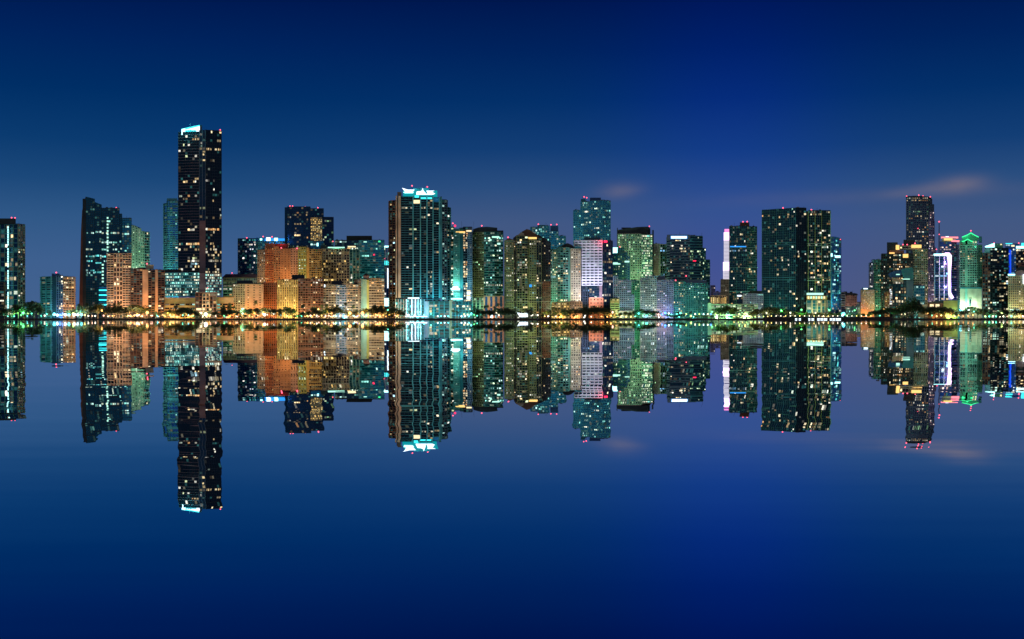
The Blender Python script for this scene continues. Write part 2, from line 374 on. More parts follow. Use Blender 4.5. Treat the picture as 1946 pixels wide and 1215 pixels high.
b = B('apartment_tower', 'dark glass tower with bright vertical light strip and cream gridded side, far left', 'tower', 1560, 15, 'the tower with the vertical light strip')
b.tower([(-40, 14), (34, 0), (47.5, 12)], 426, [S('gnavy', (.14, .3, 'teal'), (.12, .4, 'green'), (8, 9.2), lit=.10, pal='warm', dim=.15, bands=[(0, .12, .35, 'green', .5)]),
        S('gdark', (.28, .4, 'cream'), (.3, .4, 'cream'), (4.2, 4.6), lit=.06, dim=.3)], rh=.6)
b.box(-20, 30, 415, 425.5, 'charcoal')
for k in range(34):
    if k % 9 == 8: continue
    b.slab(14.2, 16.2, 431 + k * 4.6, 434.4 + k * 4.6, 'sign_bright_cyan', 'light_strip', dd=-1.4, depth=.5)
b.beacon(22, 413.5).beacon(28.5, 414).done()

b = B('low_block', 'dark brown slab block low at the left edge, before the strip lit tower', 'apartment building', 1470, 3, 'the low dark slab block')
b.tower([(-30, 0), (8.5, 0)], 537, balc('brown', 'gblack', (9, 5.2), lit=.1, pal='warm', br=.6)).done()

b = B('apartment_block', 'short block with stepped balconies, teal left side, blue shaft and orange right side', 'apartment building', 1450, 110, 'the short three toned balcony block')
b.tower([(79, 10), (98, 0), (119, 3)], 526, [balc('teal', 'gdark', (9, 4.3), hp=1.9, lit=.1, pal='warm', hf=.3), blank('steel')], rh=.4)
b.tower([(107.5, -1), (119.6, 1)], 524, S('gnavy', (.15, .2, 'deepblue'), (.2, .2, 'steel'), (4, 4.3), lit=.15, pal='warm'), rh=.4, depth=20)
b.tower([(119.6, 3), (141, 10)], 526, balc('tan', 'gbrown', (5, 4.3), hp=1.8, hf=.36, lit=.3, pal='warm', dim=.4), rh=.4)
b.box(98.5, 113, 520, 526, 'deepblue').beacon(107, 518).done()

b = B('office_tower', 'dark tapered tower with stepped pointed top and bands of cyan lit floors', 'tower', 1640, 200, 'the dark tower with cyan lit floors')
st = curtain('gdteal', 'charcoal', (4.2, 4.5), lit=.012, pal='cool', dim=.05,
             bands=[(440, 444.5, .8, 'cool', 1.0), (457.5, 462, .4, 'cool', .9), (466, 470.5, .3, 'cool', .7), (471, 475.5, .4, 'cool', .7), (483, 487.5, .9, 'cyan', 1.0), (489, 493.5, .25, 'cool', 1.1), (496, 500.5, .8, 'cyan', .9), (514, 518.5, .5, 'cyan', .6), (560, 590, 0, 'warm', 1)])
b.prism([(150.5, 6), (157.5, 0)], [575, 575], None, 28, 'rust')
# tapering brown flank
for (xa, ya, xb, yb) in ((150.5, 575, 153.8, 440), (153.8, 440, 156, 400), (156, 400, 162.5, 374)):
    p0, p1 = b.P(xa, 4), b.P(xb, 4); q1, q0 = b.P(xb + 7 if xb < 160 else xb + 1, 1), b.P(xa + 7.5, 1)
    z0, z1 = b.zz(ya), b.zz(yb); bk0, bk1 = p0 * 1.015, p1 * 1.015
    V = [(p0.x, p0.y, z0), (q0.x, q0.y, z0), (q1.x, q1.y, z1), (p1.x, p1.y, z1), (bk0.x, bk0.y, z0), (bk1.x, bk1.y, z1)]
    b.put('flank', 'redbrown' if ya > 500 else 'brown', V, [(0, 1, 2, 3), (4, 0, 3, 5)])
b.tower([(157, 1), (163.2, 0)], 378, blank('charcoal'), depth=24, rh=.2)
b.tower([(163.2, -.3), (180, 0)], [374, 378], st, depth=26)
b.tower([(180, .4), (193, .4)], [384, 389], st, depth=24)
b.tower([(193, .8), (227, .8)], 396, st, depth=24)
b.tower([(227, 1.2), (232, 1.2)], 407, st, depth=22)
b.tower([(232, 1.6), (250, 1.6)], 415, curtain('gteal', 'charcoal', (4.2, 4.5), lit=.05, pal='cool', dim=.2, bands=[(440, 444.5, .8, 'cool', 1.0), (471, 475.5, .5, 'cyan', .6)]), depth=22)
for k in range(13): b.slab(203, 206, 413 + k * 6.2, 416 + k * 6.2, 'strip_teal', 'window', dd=-.3, depth=.3)
for k in range(6): b.slab(193.5, 197, 502 + k * 6.4, 505 + k * 6.4, 'strip_teal', 'window', dd=-.3, depth=.3)
for k in range(9): b.slab(188, 204, 546 + k * 4.6, 548.6 + k * 4.6, 'sign_cyan' if k % 2 else 'gcyan', 'lit_floor', dd=-2, depth=1.2)
b.beacon(221, 394.5).done()

b = B('apartment_block', 'cream apartment block of eighteen floors with dark balcony openings and warm rooms', 'apartment building', 1480, 226, 'the cream block with dark openings')
st = S('gblack', (.46, .9, 'pinkwhite'), (.14, .6, 'pinkwhite'), (12, 9), lit=.2, pal='warm', dim=.3)
b.tower([(204, 0), (216, 0)], 482, S('gblack', (.44, .8, 'pinkwhite'), (.06, .5, 'pinkwhite'), (6, 4.6), lit=.12, pal='warm', dim=.2), depth=22)
b.tower([(216, .3), (233, .3)], 482, S('gbrown', (.3, .7, 'pinkwhite'), (.34, .6, 'pinkwhite'), (5.7, 9), lit=.16, pal='warm', dim=.2), depth=22)
b.tower([(233, 0), (249, 0)], 482, S('gblack', (.44, .8, 'pinkwhite'), (.1, .5, 'pinkwhite'), (5.3, 4.6), lit=.2, pal='warm', dim=.2), depth=22).done()

b = B('apartment_tower', 'pale green curved top tower behind the dark ones, warm lit balconies on its right', 'apartment building', 1780, 266, 'the pale green curved tower')
b.tower([(250, 0), (257, 0), (262, 0), (268, 0)], [427, 429, 431.5, 434], punched('palegreen', 'gdark', (5, 5.2), hf=.6, vf=.6, lit=.25, pal='green', dim=.2), depth=20)
b.tower([(268, 2), (274.5, 2)], 440, punched('palegreen', 'gdark', (3.3, 5.2), lit=.2, pal='warm'), depth=20)
b.tower([(274.5, 3), (283, 5)], 441, balc('mint', 'ggreen', (4, 5.2), hp=1.6, lit=.3, pal='warm'), depth=20).done()

b = B('apartment_tower', 'dark brown residential tower with two pale orange shafts and a red lit penthouse', 'apartment building', 1475, 281, 'the brown tower with orange shafts')
sb = balc('brown', 'gblack', (5.5, 4.4), hp=.9, hf=.35, lit=.1, pal='warm', dim=.2)
b.tower([(248.5, 1), (271, 1)], 511, sb, depth=22)
b.tower([(271, 0), (281.5, 0)], 513, blank('peach'), depth=22)
b.tower([(281.5, 1), (295, 1)], 514, sb, depth=22)
b.tower([(295, 0), (300, 0)], 513, blank('peach'), depth=22)
b.tower([(300, 1), (312.5, 2)], 514, sb, depth=22)
b.box(277, 292, 503, 511, 'sand', dd=6).box(262, 278, 508, 511, 'charcoal', dd=7).beacon(279.5, 501, dd=6).done()

b = B('apartment_tower', 'slim blue balcony tower beside the tallest skyscraper', 'apartment building', 1800, 325, 'the slim blue balcony tower')
b.tower([(312, 3), (318, 0)], 387, balc('teal', 'gblue', (6, 4.1), hp=1.6, hf=.25, lit=.05, pal='cool'), depth=20)
b.tower([(318, 0), (328, -2), (338, 0)], 382, balc('aqua', 'gblue', (5, 4.1), hp=1.2, hf=.28, lit=.03, pal='cool', dim=.25), depth=20)
b.box(317, 337, 377, 381, 'aqua', dd=1).done()

b = B('skyscraper', 'tallest dark skyscraper, with glowing cyan crown sign on its left roof', 'skyscraper', 1600, 380, 'the tallest skyscraper')
gb = lambda x: x
bw = [(258, 267.9, .38, 'warm', 1.0), (270, 334, .025, 'mix', .8), (336, 346.5, .45, 'warm', 1.0), (371, 376.3, .4, 'warm', 1.0), (376.4, 382, .3, 'warm', 1.0), (434, 439.9, .35, 'warm', .9), (459, 464, .45, 'warm', 1), (465, 520, .2, 'mix', .8)]
b.tower([(339, 4), (361, 0), (379, -1.5)], 251, S('gblack', (.09, .4, 'mauve'), (.05, .2, 'navy'), (4.2, 5.4), lit=.012, pal='mix', dim=.03, bands=bw), bot=520, depth=34, rh=.5)
b.tower([(379, -1.5), (390.5, -1.5)], 248, S('gnavy', (.12, .3, 'navy'), (.14, .5, 'steel'), (5.7, 5.4), lit=.05, pal='mix'), bot=420, depth=30, rh=.3)
b.tower([(379, -2.3), (390.5, -2.3)], 420, S('mauve', (.06, .25, 'rust'), (0, 0, 'rust'), (11, 5.4), dim=0), bot=565, depth=30, rh=.3)
b.tower([(390.5, -1.5), (421, 5)], 248, S('gblack', (.1, .3, 'navy'), (.09, .2, 'navy'), (4.4, 5.4), lit=.02, pal='warm', dim=.04,
        bands=[(262, 267.5, .15, 'warm', .9), (279, 284.5, .4, 'warm', .9), (341, 346, .3, 'white', .5), (434, 439.5, .45, 'warm', .8), (459, 464, .4, 'warm', .8), (470, 518, .4, 'warm', .6)]), bot=520, depth=34, rh=.6)
b.prism([(345, 3), (379.5, 1)], [244.5, 237.5], 250.6, 14, 'sign_cyan', 'crown')
b.prism([(345.5, 2.6), (351.5, 2.4)], [248, 247], 255.5, .3, 'sign_white', 'crown_glow')
b.prism([(345, 2.7), (352, 2.3)], [245.5, 243.5], 256, 2, 'sign_bright_cyan', 'crown')
b.prism([(352, 2.0), (379.5, .6)], [246.5, 240], [0][0] or 247.2, .4, 'sign_white', 'crown_glow')
b.prism([(373, .5), (379, .2)], [241.5, 240.3], 250.5, .4, 'sign_white', 'crown_glow')
for k in range(5): b.prism([(353.2 + k * 3.9, 1.5), (355.9 + k * 3.9, 1.3)], 247.2 - k * .6, 252.6 - k * .6, .8, 'teal', 'crown_letter')
b.box(379.7, 384, 237.6, 248, 'navy', 'roof_screen', dd=2, depth=12)
b.slab(361, 361.5, 234.5, 242, 'steel', 'antenna', dd=5, depth=.6).slab(368, 368.5, 236, 242, 'steel', 'antenna', dd=5, depth=.6).slab(391, 391.5, 243, 248, 'steel', 'antenna', dd=5, depth=.6)
b.beacon(418.5, 246.3, 249).light(352, 239, -8, (.1, .9, 1), 30000).done()

b = B('office_block', 'wide low office block lit cyan white at the foot of the tallest skyscraper', 'office building', 1560, 367, 'the wide cyan lit office block')
so = S('gteal', (.28, .5, 'aqua'), (.09, .2, 'teal'), (3.4, 5.6), lit=.5, pal='cool', dim=.4, br=1.0)
b.tower([(313, 2), (379, 0)], 518, so, bot=563, depth=25)
b.tower([(390.5, 0), (421, 3)], 520, S('gteal', (.24, .5, 'beige'), (.1, .2, 'olive'), (3.8, 5.6), lit=.6, pal='cool', dim=.4), bot=562, depth=22)
b.tower([(379, -1), (390.5, -1)], 519, blank('mauve'), bot=562, depth=22)
b.box(313, 345, 512.5, 517.5, 'charcoal', dd=6)
b.prism([(340, -5), (421, -5)], 563.5, None, 22, 'deepblue', 'podium').beacon(394.5, 548, 556, dd=-3, r=.8).done()

b = B('parking_garage', 'orange lit parking garage with rows of slots, left of the brown panelled block', 'garage', 1450, 342, 'the orange parking garage')
b.tower([(313, 0), (371, 0)], 567, blank('gold'), bot=575, depth=22, roof='peach')
b.tower([(313, 0), (371, 0)], 575, S('gbrown', (.55, .5, 'gold'), (.12, .3, 'gold'), (10, 7), lit=.35, pal='gold', dim=.3, bands=[(.6, 1, .3, 'cool', .6)]), depth=22, rh=0.1).done()
b = B('parking_garage', 'small orange lit garage with cyan slots, right of the brown panelled block', 'garage', 1450, 428, 'the small garage with cyan slots')
b.tower([(412, 0), (444, 0)], 566, blank('peach'), bot=576, depth=20, roof='tan')
b.tower([(412, 0), (444, 0)], 576, S('gbrown', (.5, .5, 'tan'), (.15, .3, 'tan'), (10, 6), lit=.5, pal='cyan', br=.6), depth=20, rh=.1).done()
b = B('apartment_block', 'brown panelled low block with pale grid and warm ground floor windows', 'apartment building', 1432, 391, 'the brown panelled low block')
b.tower([(371.5, 1), (385, 0)], 557, S('gbrown', (.2, .4, 'redbrown'), (.2, .4, 'brown'), (6.5, 6.5), lit=.12, pal='warm'), depth=16)
b.tower([(385, -.4), (398, -.4)], 558, S('gblack', (.22, .5, 'pinkwhite'), (.22, .5, 'pinkwhite'), (6.5, 6.5), lit=.1, pal='warm'), depth=16)
b.tower([(398, 0), (411.5, 1)], 557, S('gbrown', (.2, .4, 'redbrown'), (.2, .4, 'mauve'), (6.5, 6.5), lit=.2, pal='warm'), depth=16)
b.box(371, 412, 555.3, 556.6, 'mauve', 'roof', dd=-1.5, depth=19)
b.slab(373, 383, 586, 590, 'strip_warm', 'shop_window', dd=-.9).slab(385, 389, 586, 590, 'strip_warm', 'shop_window', dd=-1.2).done()

b = B('hotel', 'low wide hotel with brown sloping roof and pale green arcaded floors', 'hotel', 1660, 457, 'the hotel with the brown roof')
b.tower([(424, 0), (492, 0)], 528, punched('cream', 'gteal', (3.2, 6.4), hf=.4, vf=.4, lit=.12, pal='green', dim=.4), bot=541, depth=26, roof=None)
b.tower([(424, -.4), (492, -.4)], 541, S('gdark', (.45, .7, 'mint'), (.08, .3, 'mint'), (9, 5.5), lit=.2, pal='warm'), bot=563, depth=26, roof=None)
p4 = [b.P(422, -3), b.P(494, -3), b.P(494, 30), b.P(422, 30)]; r2 = [b.P(429, 12), b.P(487, 12)]
z0, z1 = b.zz(528), b.zz(520.5)
b.put('roof', 'rust', [(v.x, v.y, z0) for v in p4] + [(v.x, v.y, z1) for v in r2], [(0, 1, 5, 4), (1, 2, 5), (2, 3, 4, 5), (3, 0, 4), (3, 2, 1, 0)])
b.prism([(424, 6), (492, 6)], 563, None, 20, 'tan'); b.beacon(441, 518.5, 523, dd=10, r=.8).done()

b = B('office_tower', 'blue glass tower with electric blue lit crown behind the tan tower', 'tower', 1720, 495, 'the blue glass tower')
b.tower([(452, 1), (486, 0)], 454, S('gblue', (.16, .3, 'teal'), (.1, .2, 'deepblue'), (4.2, 4.4), lit=.12, pal='white', dim=.15, bands=[(.93, 1, .9, 'cyan', .4)]), bot=523, depth=24)
b.tower([(486, 0), (503, -1), (541, -1)], 459, S('gcyan', (.14, .3, 'aqua'), (.08, .2, 'aqua'), (4.2, 4.4), lit=.1, pal='cyan', dim=.4), bot=523, depth=24)
b.box(486, 503, 452, 459, 'aqua', 'crown', dd=0).box(503, 541, 453.5, 459, 'neon_azure', 'crown', dd=0)
b.slab(494, 498, 453.5, 457, 'sign_bright_cyan', 'crown_window').slab(506, 514, 451.5, 458.5, 'sign_white', 'crown_window').slab(521, 528, 452.5, 458.5, 'sign_bright_cyan', 'crown_window').slab(534, 538, 455, 459, 'neon_azure', 'crown_window')
b.beacon(469, 452).beacon(500, 449.5).beacon(517, 450).beacon(538.5, 455).light(520, 448, -6, (.05, .3, 1), 16000).done()

b = B('office_tower', 'dark broad shouldered tower with a golden lit atrium column', 'tower', 1760, 587, 'the tower with the golden atrium')
sk = curtain('gnavy', 'navy', (4.5, 4.4), lit=.09, pal='warm', dim=.08, bands=[(.86, 1, .02, 'warm', 1), (.0, .09, .3, 'green', .3), (.09, .13, .95, 'gold', .75)])
b.tower([(541, 2), (546, 0)], 395, blank('gdark'), bot=475, depth=26)
b.tower([(546, 0), (590, 0)], 393.5, sk, bot=475, depth=26)
b.tower([(590, 0), (615, .5)], 397, curtain('gnavy', 'navy', (4.5, 4.4), lit=.02), bot=413, depth=26)
b.tower([(590, 1.2), (612, 1.2)], 413, S('gbrown', (.22, .5, 'gold'), (.2, .6, 'sand'), (3.7, 3.2), lit=.55, pal='gold', dim=.6, br=.8), bot=458.5, depth=24, rh=.1)
b.tower([(590, 0), (615, .5)], 458.5, curtain('gteal', 'navy', (4.5, 4.4), lit=.12, pal='cool'), bot=475, depth=26)
b.tower([(612, 2), (634, 4)], 413, curtain('gnavy', 'navy', (4.5, 4.4), lit=.05, pal='green', dim=.1), bot=475, depth=22)
b.slab(602, 605, 462, 468, 'sign_bright_cyan', 'lit_lobby')
b.beacon(551, 391.5).beacon(556, 391.5).beacon(580, 393).beacon(604, 394.5, 398).beacon(632.5, 459, 463, dd=0, r=.9).done()

b = B('apartment_tower', 'large tan stepped tower complex with a red lit penthouse and a green gold wing', 'apartment building', 1540, 550, 'the large tan tower')
s1 = punched('tan', 'gbrown', (3.6, 4.4), hf=.5, vf=.5, lit=.08, pal='gold', dim=.3)
b.tower([(490, 4), (504, 1)], 475, punched('sand', 'gbrown', (3.6, 4.4), lit=.1, pal='warm', dim=.3), depth=26)
b.tower([(504, 1), (520, 0)], 471, punched('orange', 'gbrown', (3.2, 4.4), hf=.45, vf=.4, lit=.07, pal='gold', dim=.2), depth=26)
b.tower([(520, .5), (533, .5)], 472, punched('tan', 'gbrown', (4.3, 4.4), lit=.15, pal='gold', dim=.3), depth=26)
b.tower([(533, 0), (552, 0)], 473, punched('tan', 'gbrown', (6, 4.4), hf=.7, vf=.72, lit=.05, pal='gold', dim=.1), depth=26)
b.tower([(552, .5), (567, .5)], 472, punched('peach', 'gbrown', (5, 4.6), hf=.55, vf=.6, lit=.1, pal='gold', dim=.2), depth=26)
b.tower([(567, 0), (582, .5)], 469.5, punched('limewall', 'gbrown', (4.8, 5.4), hf=.62, vf=.55, lit=.22, pal='green', dim=.2), depth=26)
b.tower([(582, .5), (587.5, .5)], 471, blank('gold'), depth=26)
b.tower([(587.5, 0), (611, 1)], 474, balc('gold', 'gbrown', (4.2, 4.2), hp=.9, vf=.2, hf=.34, lit=.1, pal='gold', dim=.3), depth=26)
b.box(503.5, 522, 462.5, 472, 'orange', dd=4, depth=14).box(522, 548, 463.5, 472, 'redbrown', dd=4, depth=14)
b.box(520, 530, 468.5, 473, 'tan', 'gable', dd=-.5, depth=5).box(566, 584, 468, 471, 'brown', 'roof_box', dd=2)
b.beacon(534.5, 471.5, 474, dd=-1).beacon(564.5, 472.5, 475, dd=-1)
b.light(535, 459, 2, (1, .05, .1), 3500, 1).done()

b = B('apartment_tower', 'dark gridded tower with cream frames and a planted teal lit rooftop', 'apartment building', 1600, 648, 'the cream framed dark tower')
b.tower([(609, 0), (664, 0)], 473.5, S('gbrown', (.2, .5, 'beige'), (.2, .7, 'sand'), (5, 5.0), lit=.13, pal='gold', dim=.2), depth=24, roof='beige')
b.tower([(664, .4), (683, 1)], 475, S('ggreen', (.18, .5, 'green'), (.24, .7, 'mint'), (6, 5.0), lit=.14, pal='warm', dim=.2), depth=24, roof='green')
b.box(609, 621, 467, 473, 'charcoal').box(622, 655, 471.5, 473.3, 'green', 'roof_garden', dd=2)
b.slab(623, 655, 469.3, 471.2, 'strip_teal', 'roof_light_strip', dd=4).slab(661, 676, 467.6, 470, 'strip_warm', 'roof_light_strip', dd=4).slab(660, 666, 471, 472.5, 'sign_gold', 'roof_light_strip', dd=4)
b.light(640, 466, -2, (.3, 1, .7), 4000, 1).done()

b = B('office_block', 'teal glass office block with dark rooftop plant box and lit floor lines', 'office building', 1680, 690, 'the teal glass office block')
b.tower([(636, 4), (682, 2)], 457, curtain('gnavy', 'charcoal', (4.4, 4.4), lit=.05, pal='cool'), depth=22)
b.tower([(682, 0), (730, 0)], 457, S('gteal', (.2, .6, 'aqua'), (.07, .2, 'teal'), (5.2, 4.5), lit=.07, pal='cool', dim=.3, bands=[(.38, .44, .9, 'cool', .8), (.5, .54, .4, 'cool', .8)]), depth=24)
b.box(658.5, 707, 448, 456.5, 'black', dd=3, depth=18)
b.slab(691, 697, 459, 461, 'strip_teal', 'sign').slab(719, 723, 458, 460.5, 'neon_green', 'sign').slab(709, 712.5, 483, 485.5, 'sign_red', 'sign', dd=-.4, depth=.2).done()

# front row of the tan quarter
b = B('apartment_block', 'orange apartment block with blank salmon end wall and small dark roof box', 'apartment building', 1450, 470, 'the salmon walled orange block')
b.tower([(443, 3), (466, 0)], 540, punched('beige', 'gbrown', (4.2, 4.3), hf=.45, vf=.4, lit=.12, pal='warm', dim=.3), depth=22)
b.tower([(466, 0), (500, 1)], 540, punched('peach', 'gbrown', (11, 4.6), hf=.66, vf=.72, lit=.12, pal='warm', dim=.2), depth=22)
b.box(450, 480, 533, 539.5, 'navy', dd=5).done()
b = B('apartment_block', 'narrow burnt orange block between the salmon walled block and the gold ribbed block', 'apartment building', 1475, 514, 'the narrow burnt orange block')
b.tower([(500, 0), (528, 0)], 538, punched('orange', 'gbrown', (3.8, 4.4), lit=.12, pal='gold', dim=.3), depth=20, roof='orange').done()
b = B('apartment_block', 'gold block with tall ribs on its left and brown windowed face on its right', 'apartment building', 1440, 570, 'the gold ribbed block')
b.tower([(528, 2), (566, 0)], 532, S('gbrown', (.22, .4, 'gold'), (.5, .9, 'gold'), (4.2, 4.6), lit=.25, pal='gold', dim=.5), depth=22, roof='brown')
b.tower([(566, 0), (614, 3)], 530, S('gbrown', (.3, .5, 'rust'), (.25, .4, 'brown'), (4.6, 4.8), lit=.18, pal='warm', dim=.3), depth=22, roof='brown')
b.box(555, 579, 522, 530, 'navy', dd=6).slab(540, 549, 531.5, 534, 'strip_warm', 'sign', dd=.8).done()
b = B('apartment_block', 'grey beige balcony block with teal tinted bays and bright rooms', 'apartment building', 1452, 652, 'the grey balcony block')
b.tower([(614, 2), (640, 1)], 541, balc('beige', 'gbrown', (5.2, 4.6), hp=1.3, hf=.4, lit=.18, pal='warm', dim=.3), depth=20)
b.tower([(640, .5), (660, .5)], 542, balc('greyblue', 'gteal', (5, 4.6), hp=1.2, hf=.4, lit=.3, pal='warm', dim=.3), depth=20)
b.tower([(660, 0), (681, 0)], 541, balc('beige', 'gdark', (5.2, 4.6), hp=1.3, hf=.4, lit=.3, pal='warm', dim=.3), depth=20)
b.box(630, 650, 533.5, 541, 'navy', dd=5).slab(616, 618, 541, 546, 'sign_white', 'lamp_panel', dd=.5).done()
b = B('apartment_block', 'beige ribbon windowed block with pale teal shaft and little domed turret', 'apartment building', 1462, 705, 'the beige block with the domed turret')
b.tower([(680, 0), (686, 0)], 531, punched('beige', 'gbrown', (3, 4.6)), depth=20)
b.tower([(686, -1), (697, -1)], 531, blank('mint'), depth=20)
b.tower([(697, -1.4), (701, -1.4)], 532, blank('limewall'), depth=20)
b.tower([(701, 0), (730, 0)], 530, ribbon('sand', 'gbrown', (4.8, 5), hf=.5, lit=.2, pal='warm', dim=.3), depth=20, roof='rust')
b.tower([(675, 1), (686, 1)], 532, balc('tan', 'gbrown', (5, 4.6), lit=.2, pal='warm'), depth=18)
b.box(690, 702, 524, 530, 'mauve', 'turret', dd=0, depth=8)
for k in range(5): b.box(690.5 + k * .9, 701.5 - k * .9, 524 - k * .9 - .9, 524 - k * .9, 'roofdark', 'turret_dome', dd=.5 + k * .6, depth=7 - k)
b.done()
b = B('slender_tower', 'thin white blue tower glowing cyan on top, behind the turret block', 'tower', 1850, 736, 'the thin cyan topped tower')
b.tower([(728, 0), (746, 0)], 470, S('gblue', (.1, .3, 'white'), (.3, .6, 'white'), (4.5, 5), lit=.06, pal='cool'), bot=505, depth=16)
b.tower([(728, 0), (746, 0)], 507, S('gblue', (.1, .3, 'deepblue'), (.15, .4, 'white'), (6, 5), lit=.06, pal='blue'), depth=16)
b.slab(728, 748, 467.5, 470.5, 'sign_bright_cyan', 'crown_light').slab(730, 742, 496, 504, 'sign_cyan', 'lit_floor').slab(736, 738, 510, 548, 'sign_white', 'light_strip').slab(730, 744, 567, 582, 'sign_bright_cyan', 'lit_floor')
b.beacon(730, 492, 497, dd=-2, r=.9).done()

b = B('condo_tower', 'massive dark condominium tower with teal fins, orange pillars and dazzling cyan crown', 'tower', 1500, 797, 'the massive teal finned tower')
bg_ = lambda f: 1.6 - f * 1.2
b.tower([(741, 8), (752, 3)], 381, balc('brown', 'gblack', (5.5, 4.55), hp=1.9, hf=.22, lit=.14, pal='mix', grad=bg_), depth=26)
for xa, xb in ((752, 754.7), (756.6, 761.5)): b.tower([(xa, -1), (xb, -1)], 373, blank('peach'), bot=566, depth=26, roof='rust')
b.tower([(752, 2), (762, 2)], 376, blank('gbrown'), depth=26)
sc_ = dict(lit=.06, pal='mix', dim=.04, grad=bg_, bands=[(.9, .93, .35, 'mix', 1), (.0, .1, .4, 'cool', .6)])
xs_ = [761.5, 785, 799, 811.5, 823, 835]
for i in range(5):
    b.tower([(xs_[i] + .9, 0), (xs_[i + 1] - .9, 0)], 374.5 if i < 4 else 376, S('gblack', (.13, .8, 'teal'), (.1, .2, 'navy'), ((xs_[i + 1] - xs_[i] - 1.8) / (3 if i == 0 else 2), 4.55), **sc_), depth=30, roof='navy')
for x in xs_[1:]: b.tower([(x - .95, -2), (x + .95, -2)], 372 if x < 830 else 376, blank('aqua'), bot=566, depth=30, roof='teal', rh=.2)
b.tower([(836, -1), (840, -1)], 375, blank('teal'), bot=566, depth=28)
b.tower([(840, 1), (849, 3)], 380, balc('steel', 'gblack', (4.5, 4.55), hp=1.4, lit=.2, pal='cool', grad=bg_), depth=26)
b.tower([(849, 4), (854, 7)], 394, balc('teal', 'gblack', (5, 4.55), hp=2.2, lit=.2, pal='mix'), depth=20)
b.box(755, 763, 364.5, 372, 'redbrown', dd=4, depth=14)
b.box(766, 831, 362, 373, 'crown_cyan_glow', 'crown', dd=3, depth=18).box(785, 815, 357, 362, 'teal', 'crown_top', dd=6, depth=12)  # crown box emits, painting in the wide cyan glow
def shape(b, pts, m, part, dd, th=.8):
    vs = []
    for d_ in (dd, dd + th):
        for x, y in pts: v = b.P(x, d_); vs.append((v.x, v.y, b.zz(y)))
    n = len(pts); b.put(part, m, vs, [tuple(range(n - 1, -1, -1)), tuple(range(n, 2 * n))] + [(i, (i + 1) % n, n + (i + 1) % n, n + i) for i in range(n)])
shape(b, [(764, 357), (775, 360.5), (788, 360.5), (784, 364.5), (770, 364.5)], 'sign_white', 'crown_light', 1.6)
shape(b, [(791, 370), (792, 364), (799, 363.5), (802, 362), (803, 357), (804.5, 362), (808, 366), (812, 370)], 'sign_white', 'crown_light', 1.5)
shape(b, [(810, 362.5), (826, 362.3), (820, 364.5), (827, 368), (822, 370), (812, 370), (812, 365)], 'sign_white', 'crown_light', 1.7)
shape(b, [(766, 365), (786, 364.8), (785, 367), (769, 367)], 'sign_bright_cyan', 'crown_light', 1.9)
b.slab(788, 796, 372, 376, 'sign_cyan', 'crown_light', dd=-1.2)
b.slab(785.8, 797.8, 380.5, 387, 'strip_warm', 'window', dd=-.9).slab(799.5, 810, 375.5, 378.5, 'sign_cyan', 'window', dd=-.9).slab(812, 821, 375.5, 378.5, 'sign_cyan', 'window', dd=-.9)
b.slab(824, 834.5, 376, 384, 'gcyan', 'window', dd=-.9)
b.beacon(783, 352.3, 360, dd=6).beacon(812, 354.5, 360, dd=6)
b.light(780, 358, -5, (.05, .9, 1), 5000).light(812, 358, -5, (.05, .9, 1), 5000).done()

b = B('podium_building', 'long glass podium with white lit columns and cyan floors on the waterfront', 'building', 1430, 820, 'the cyan glass podium')
b.tower([(752, 1), (772, 0)], 569, S('gteal', (.14, .4, 'teal'), (.1, .5, 'white'), (5, 5.2), lit=.2, pal='cyan', dim=.5), depth=20)
b.tower([(772, 0), (806, 0)], 569, S('gteal', (.12, .4, 'aqua'), (.14, .9, 'greyblue'), (5, 5.2), lit=.3, pal='cyan', dim=.5), depth=20)
b.tower([(806, 0), (815, -.5)], 573, blank('greyblue'), depth=20)
b.tower([(815, 0), (854, 0)], 573, S('gteal', (.13, .4, 'aqua'), (.14, .6, 'aqua'), (9, 5.6), lit=.24, pal='mix', dim=.5), depth=20)
b.tower([(854, -.5), (859, -.5)], 571, blank('sand'), depth=20)
b.tower([(859, 0), (897, 2)], 574, S('gteal', (.13, .4, 'aqua'), (.12, .6, 'aqua'), (6, 5.6), lit=.25, pal='mix', dim=.5), depth=20)
b.slab(775, 797, 565.8, 568, 'sign_white', 'canopy_light', dd=-2, depth=6).slab(857, 879, 567, 569.5, 'sign_bright_cyan', 'canopy_light', dd=-2, depth=6)
for x in (782, 788.5): b.slab(x, x + 1.6, 569, 597, 'sign_white', 'lit_column', dd=-1.6, depth=.8)
for x in (772.5, 794, 799): b.slab(x, x + .9, 569, 599, 'sign_bright_cyan', 'lit_column', dd=-1.6, depth=.8)
b.slab(770, 812, 601, 602.5, 'sign_white', 'quay_glare', dd=-9).done()  # emissive strip painted in as the glare along the quay

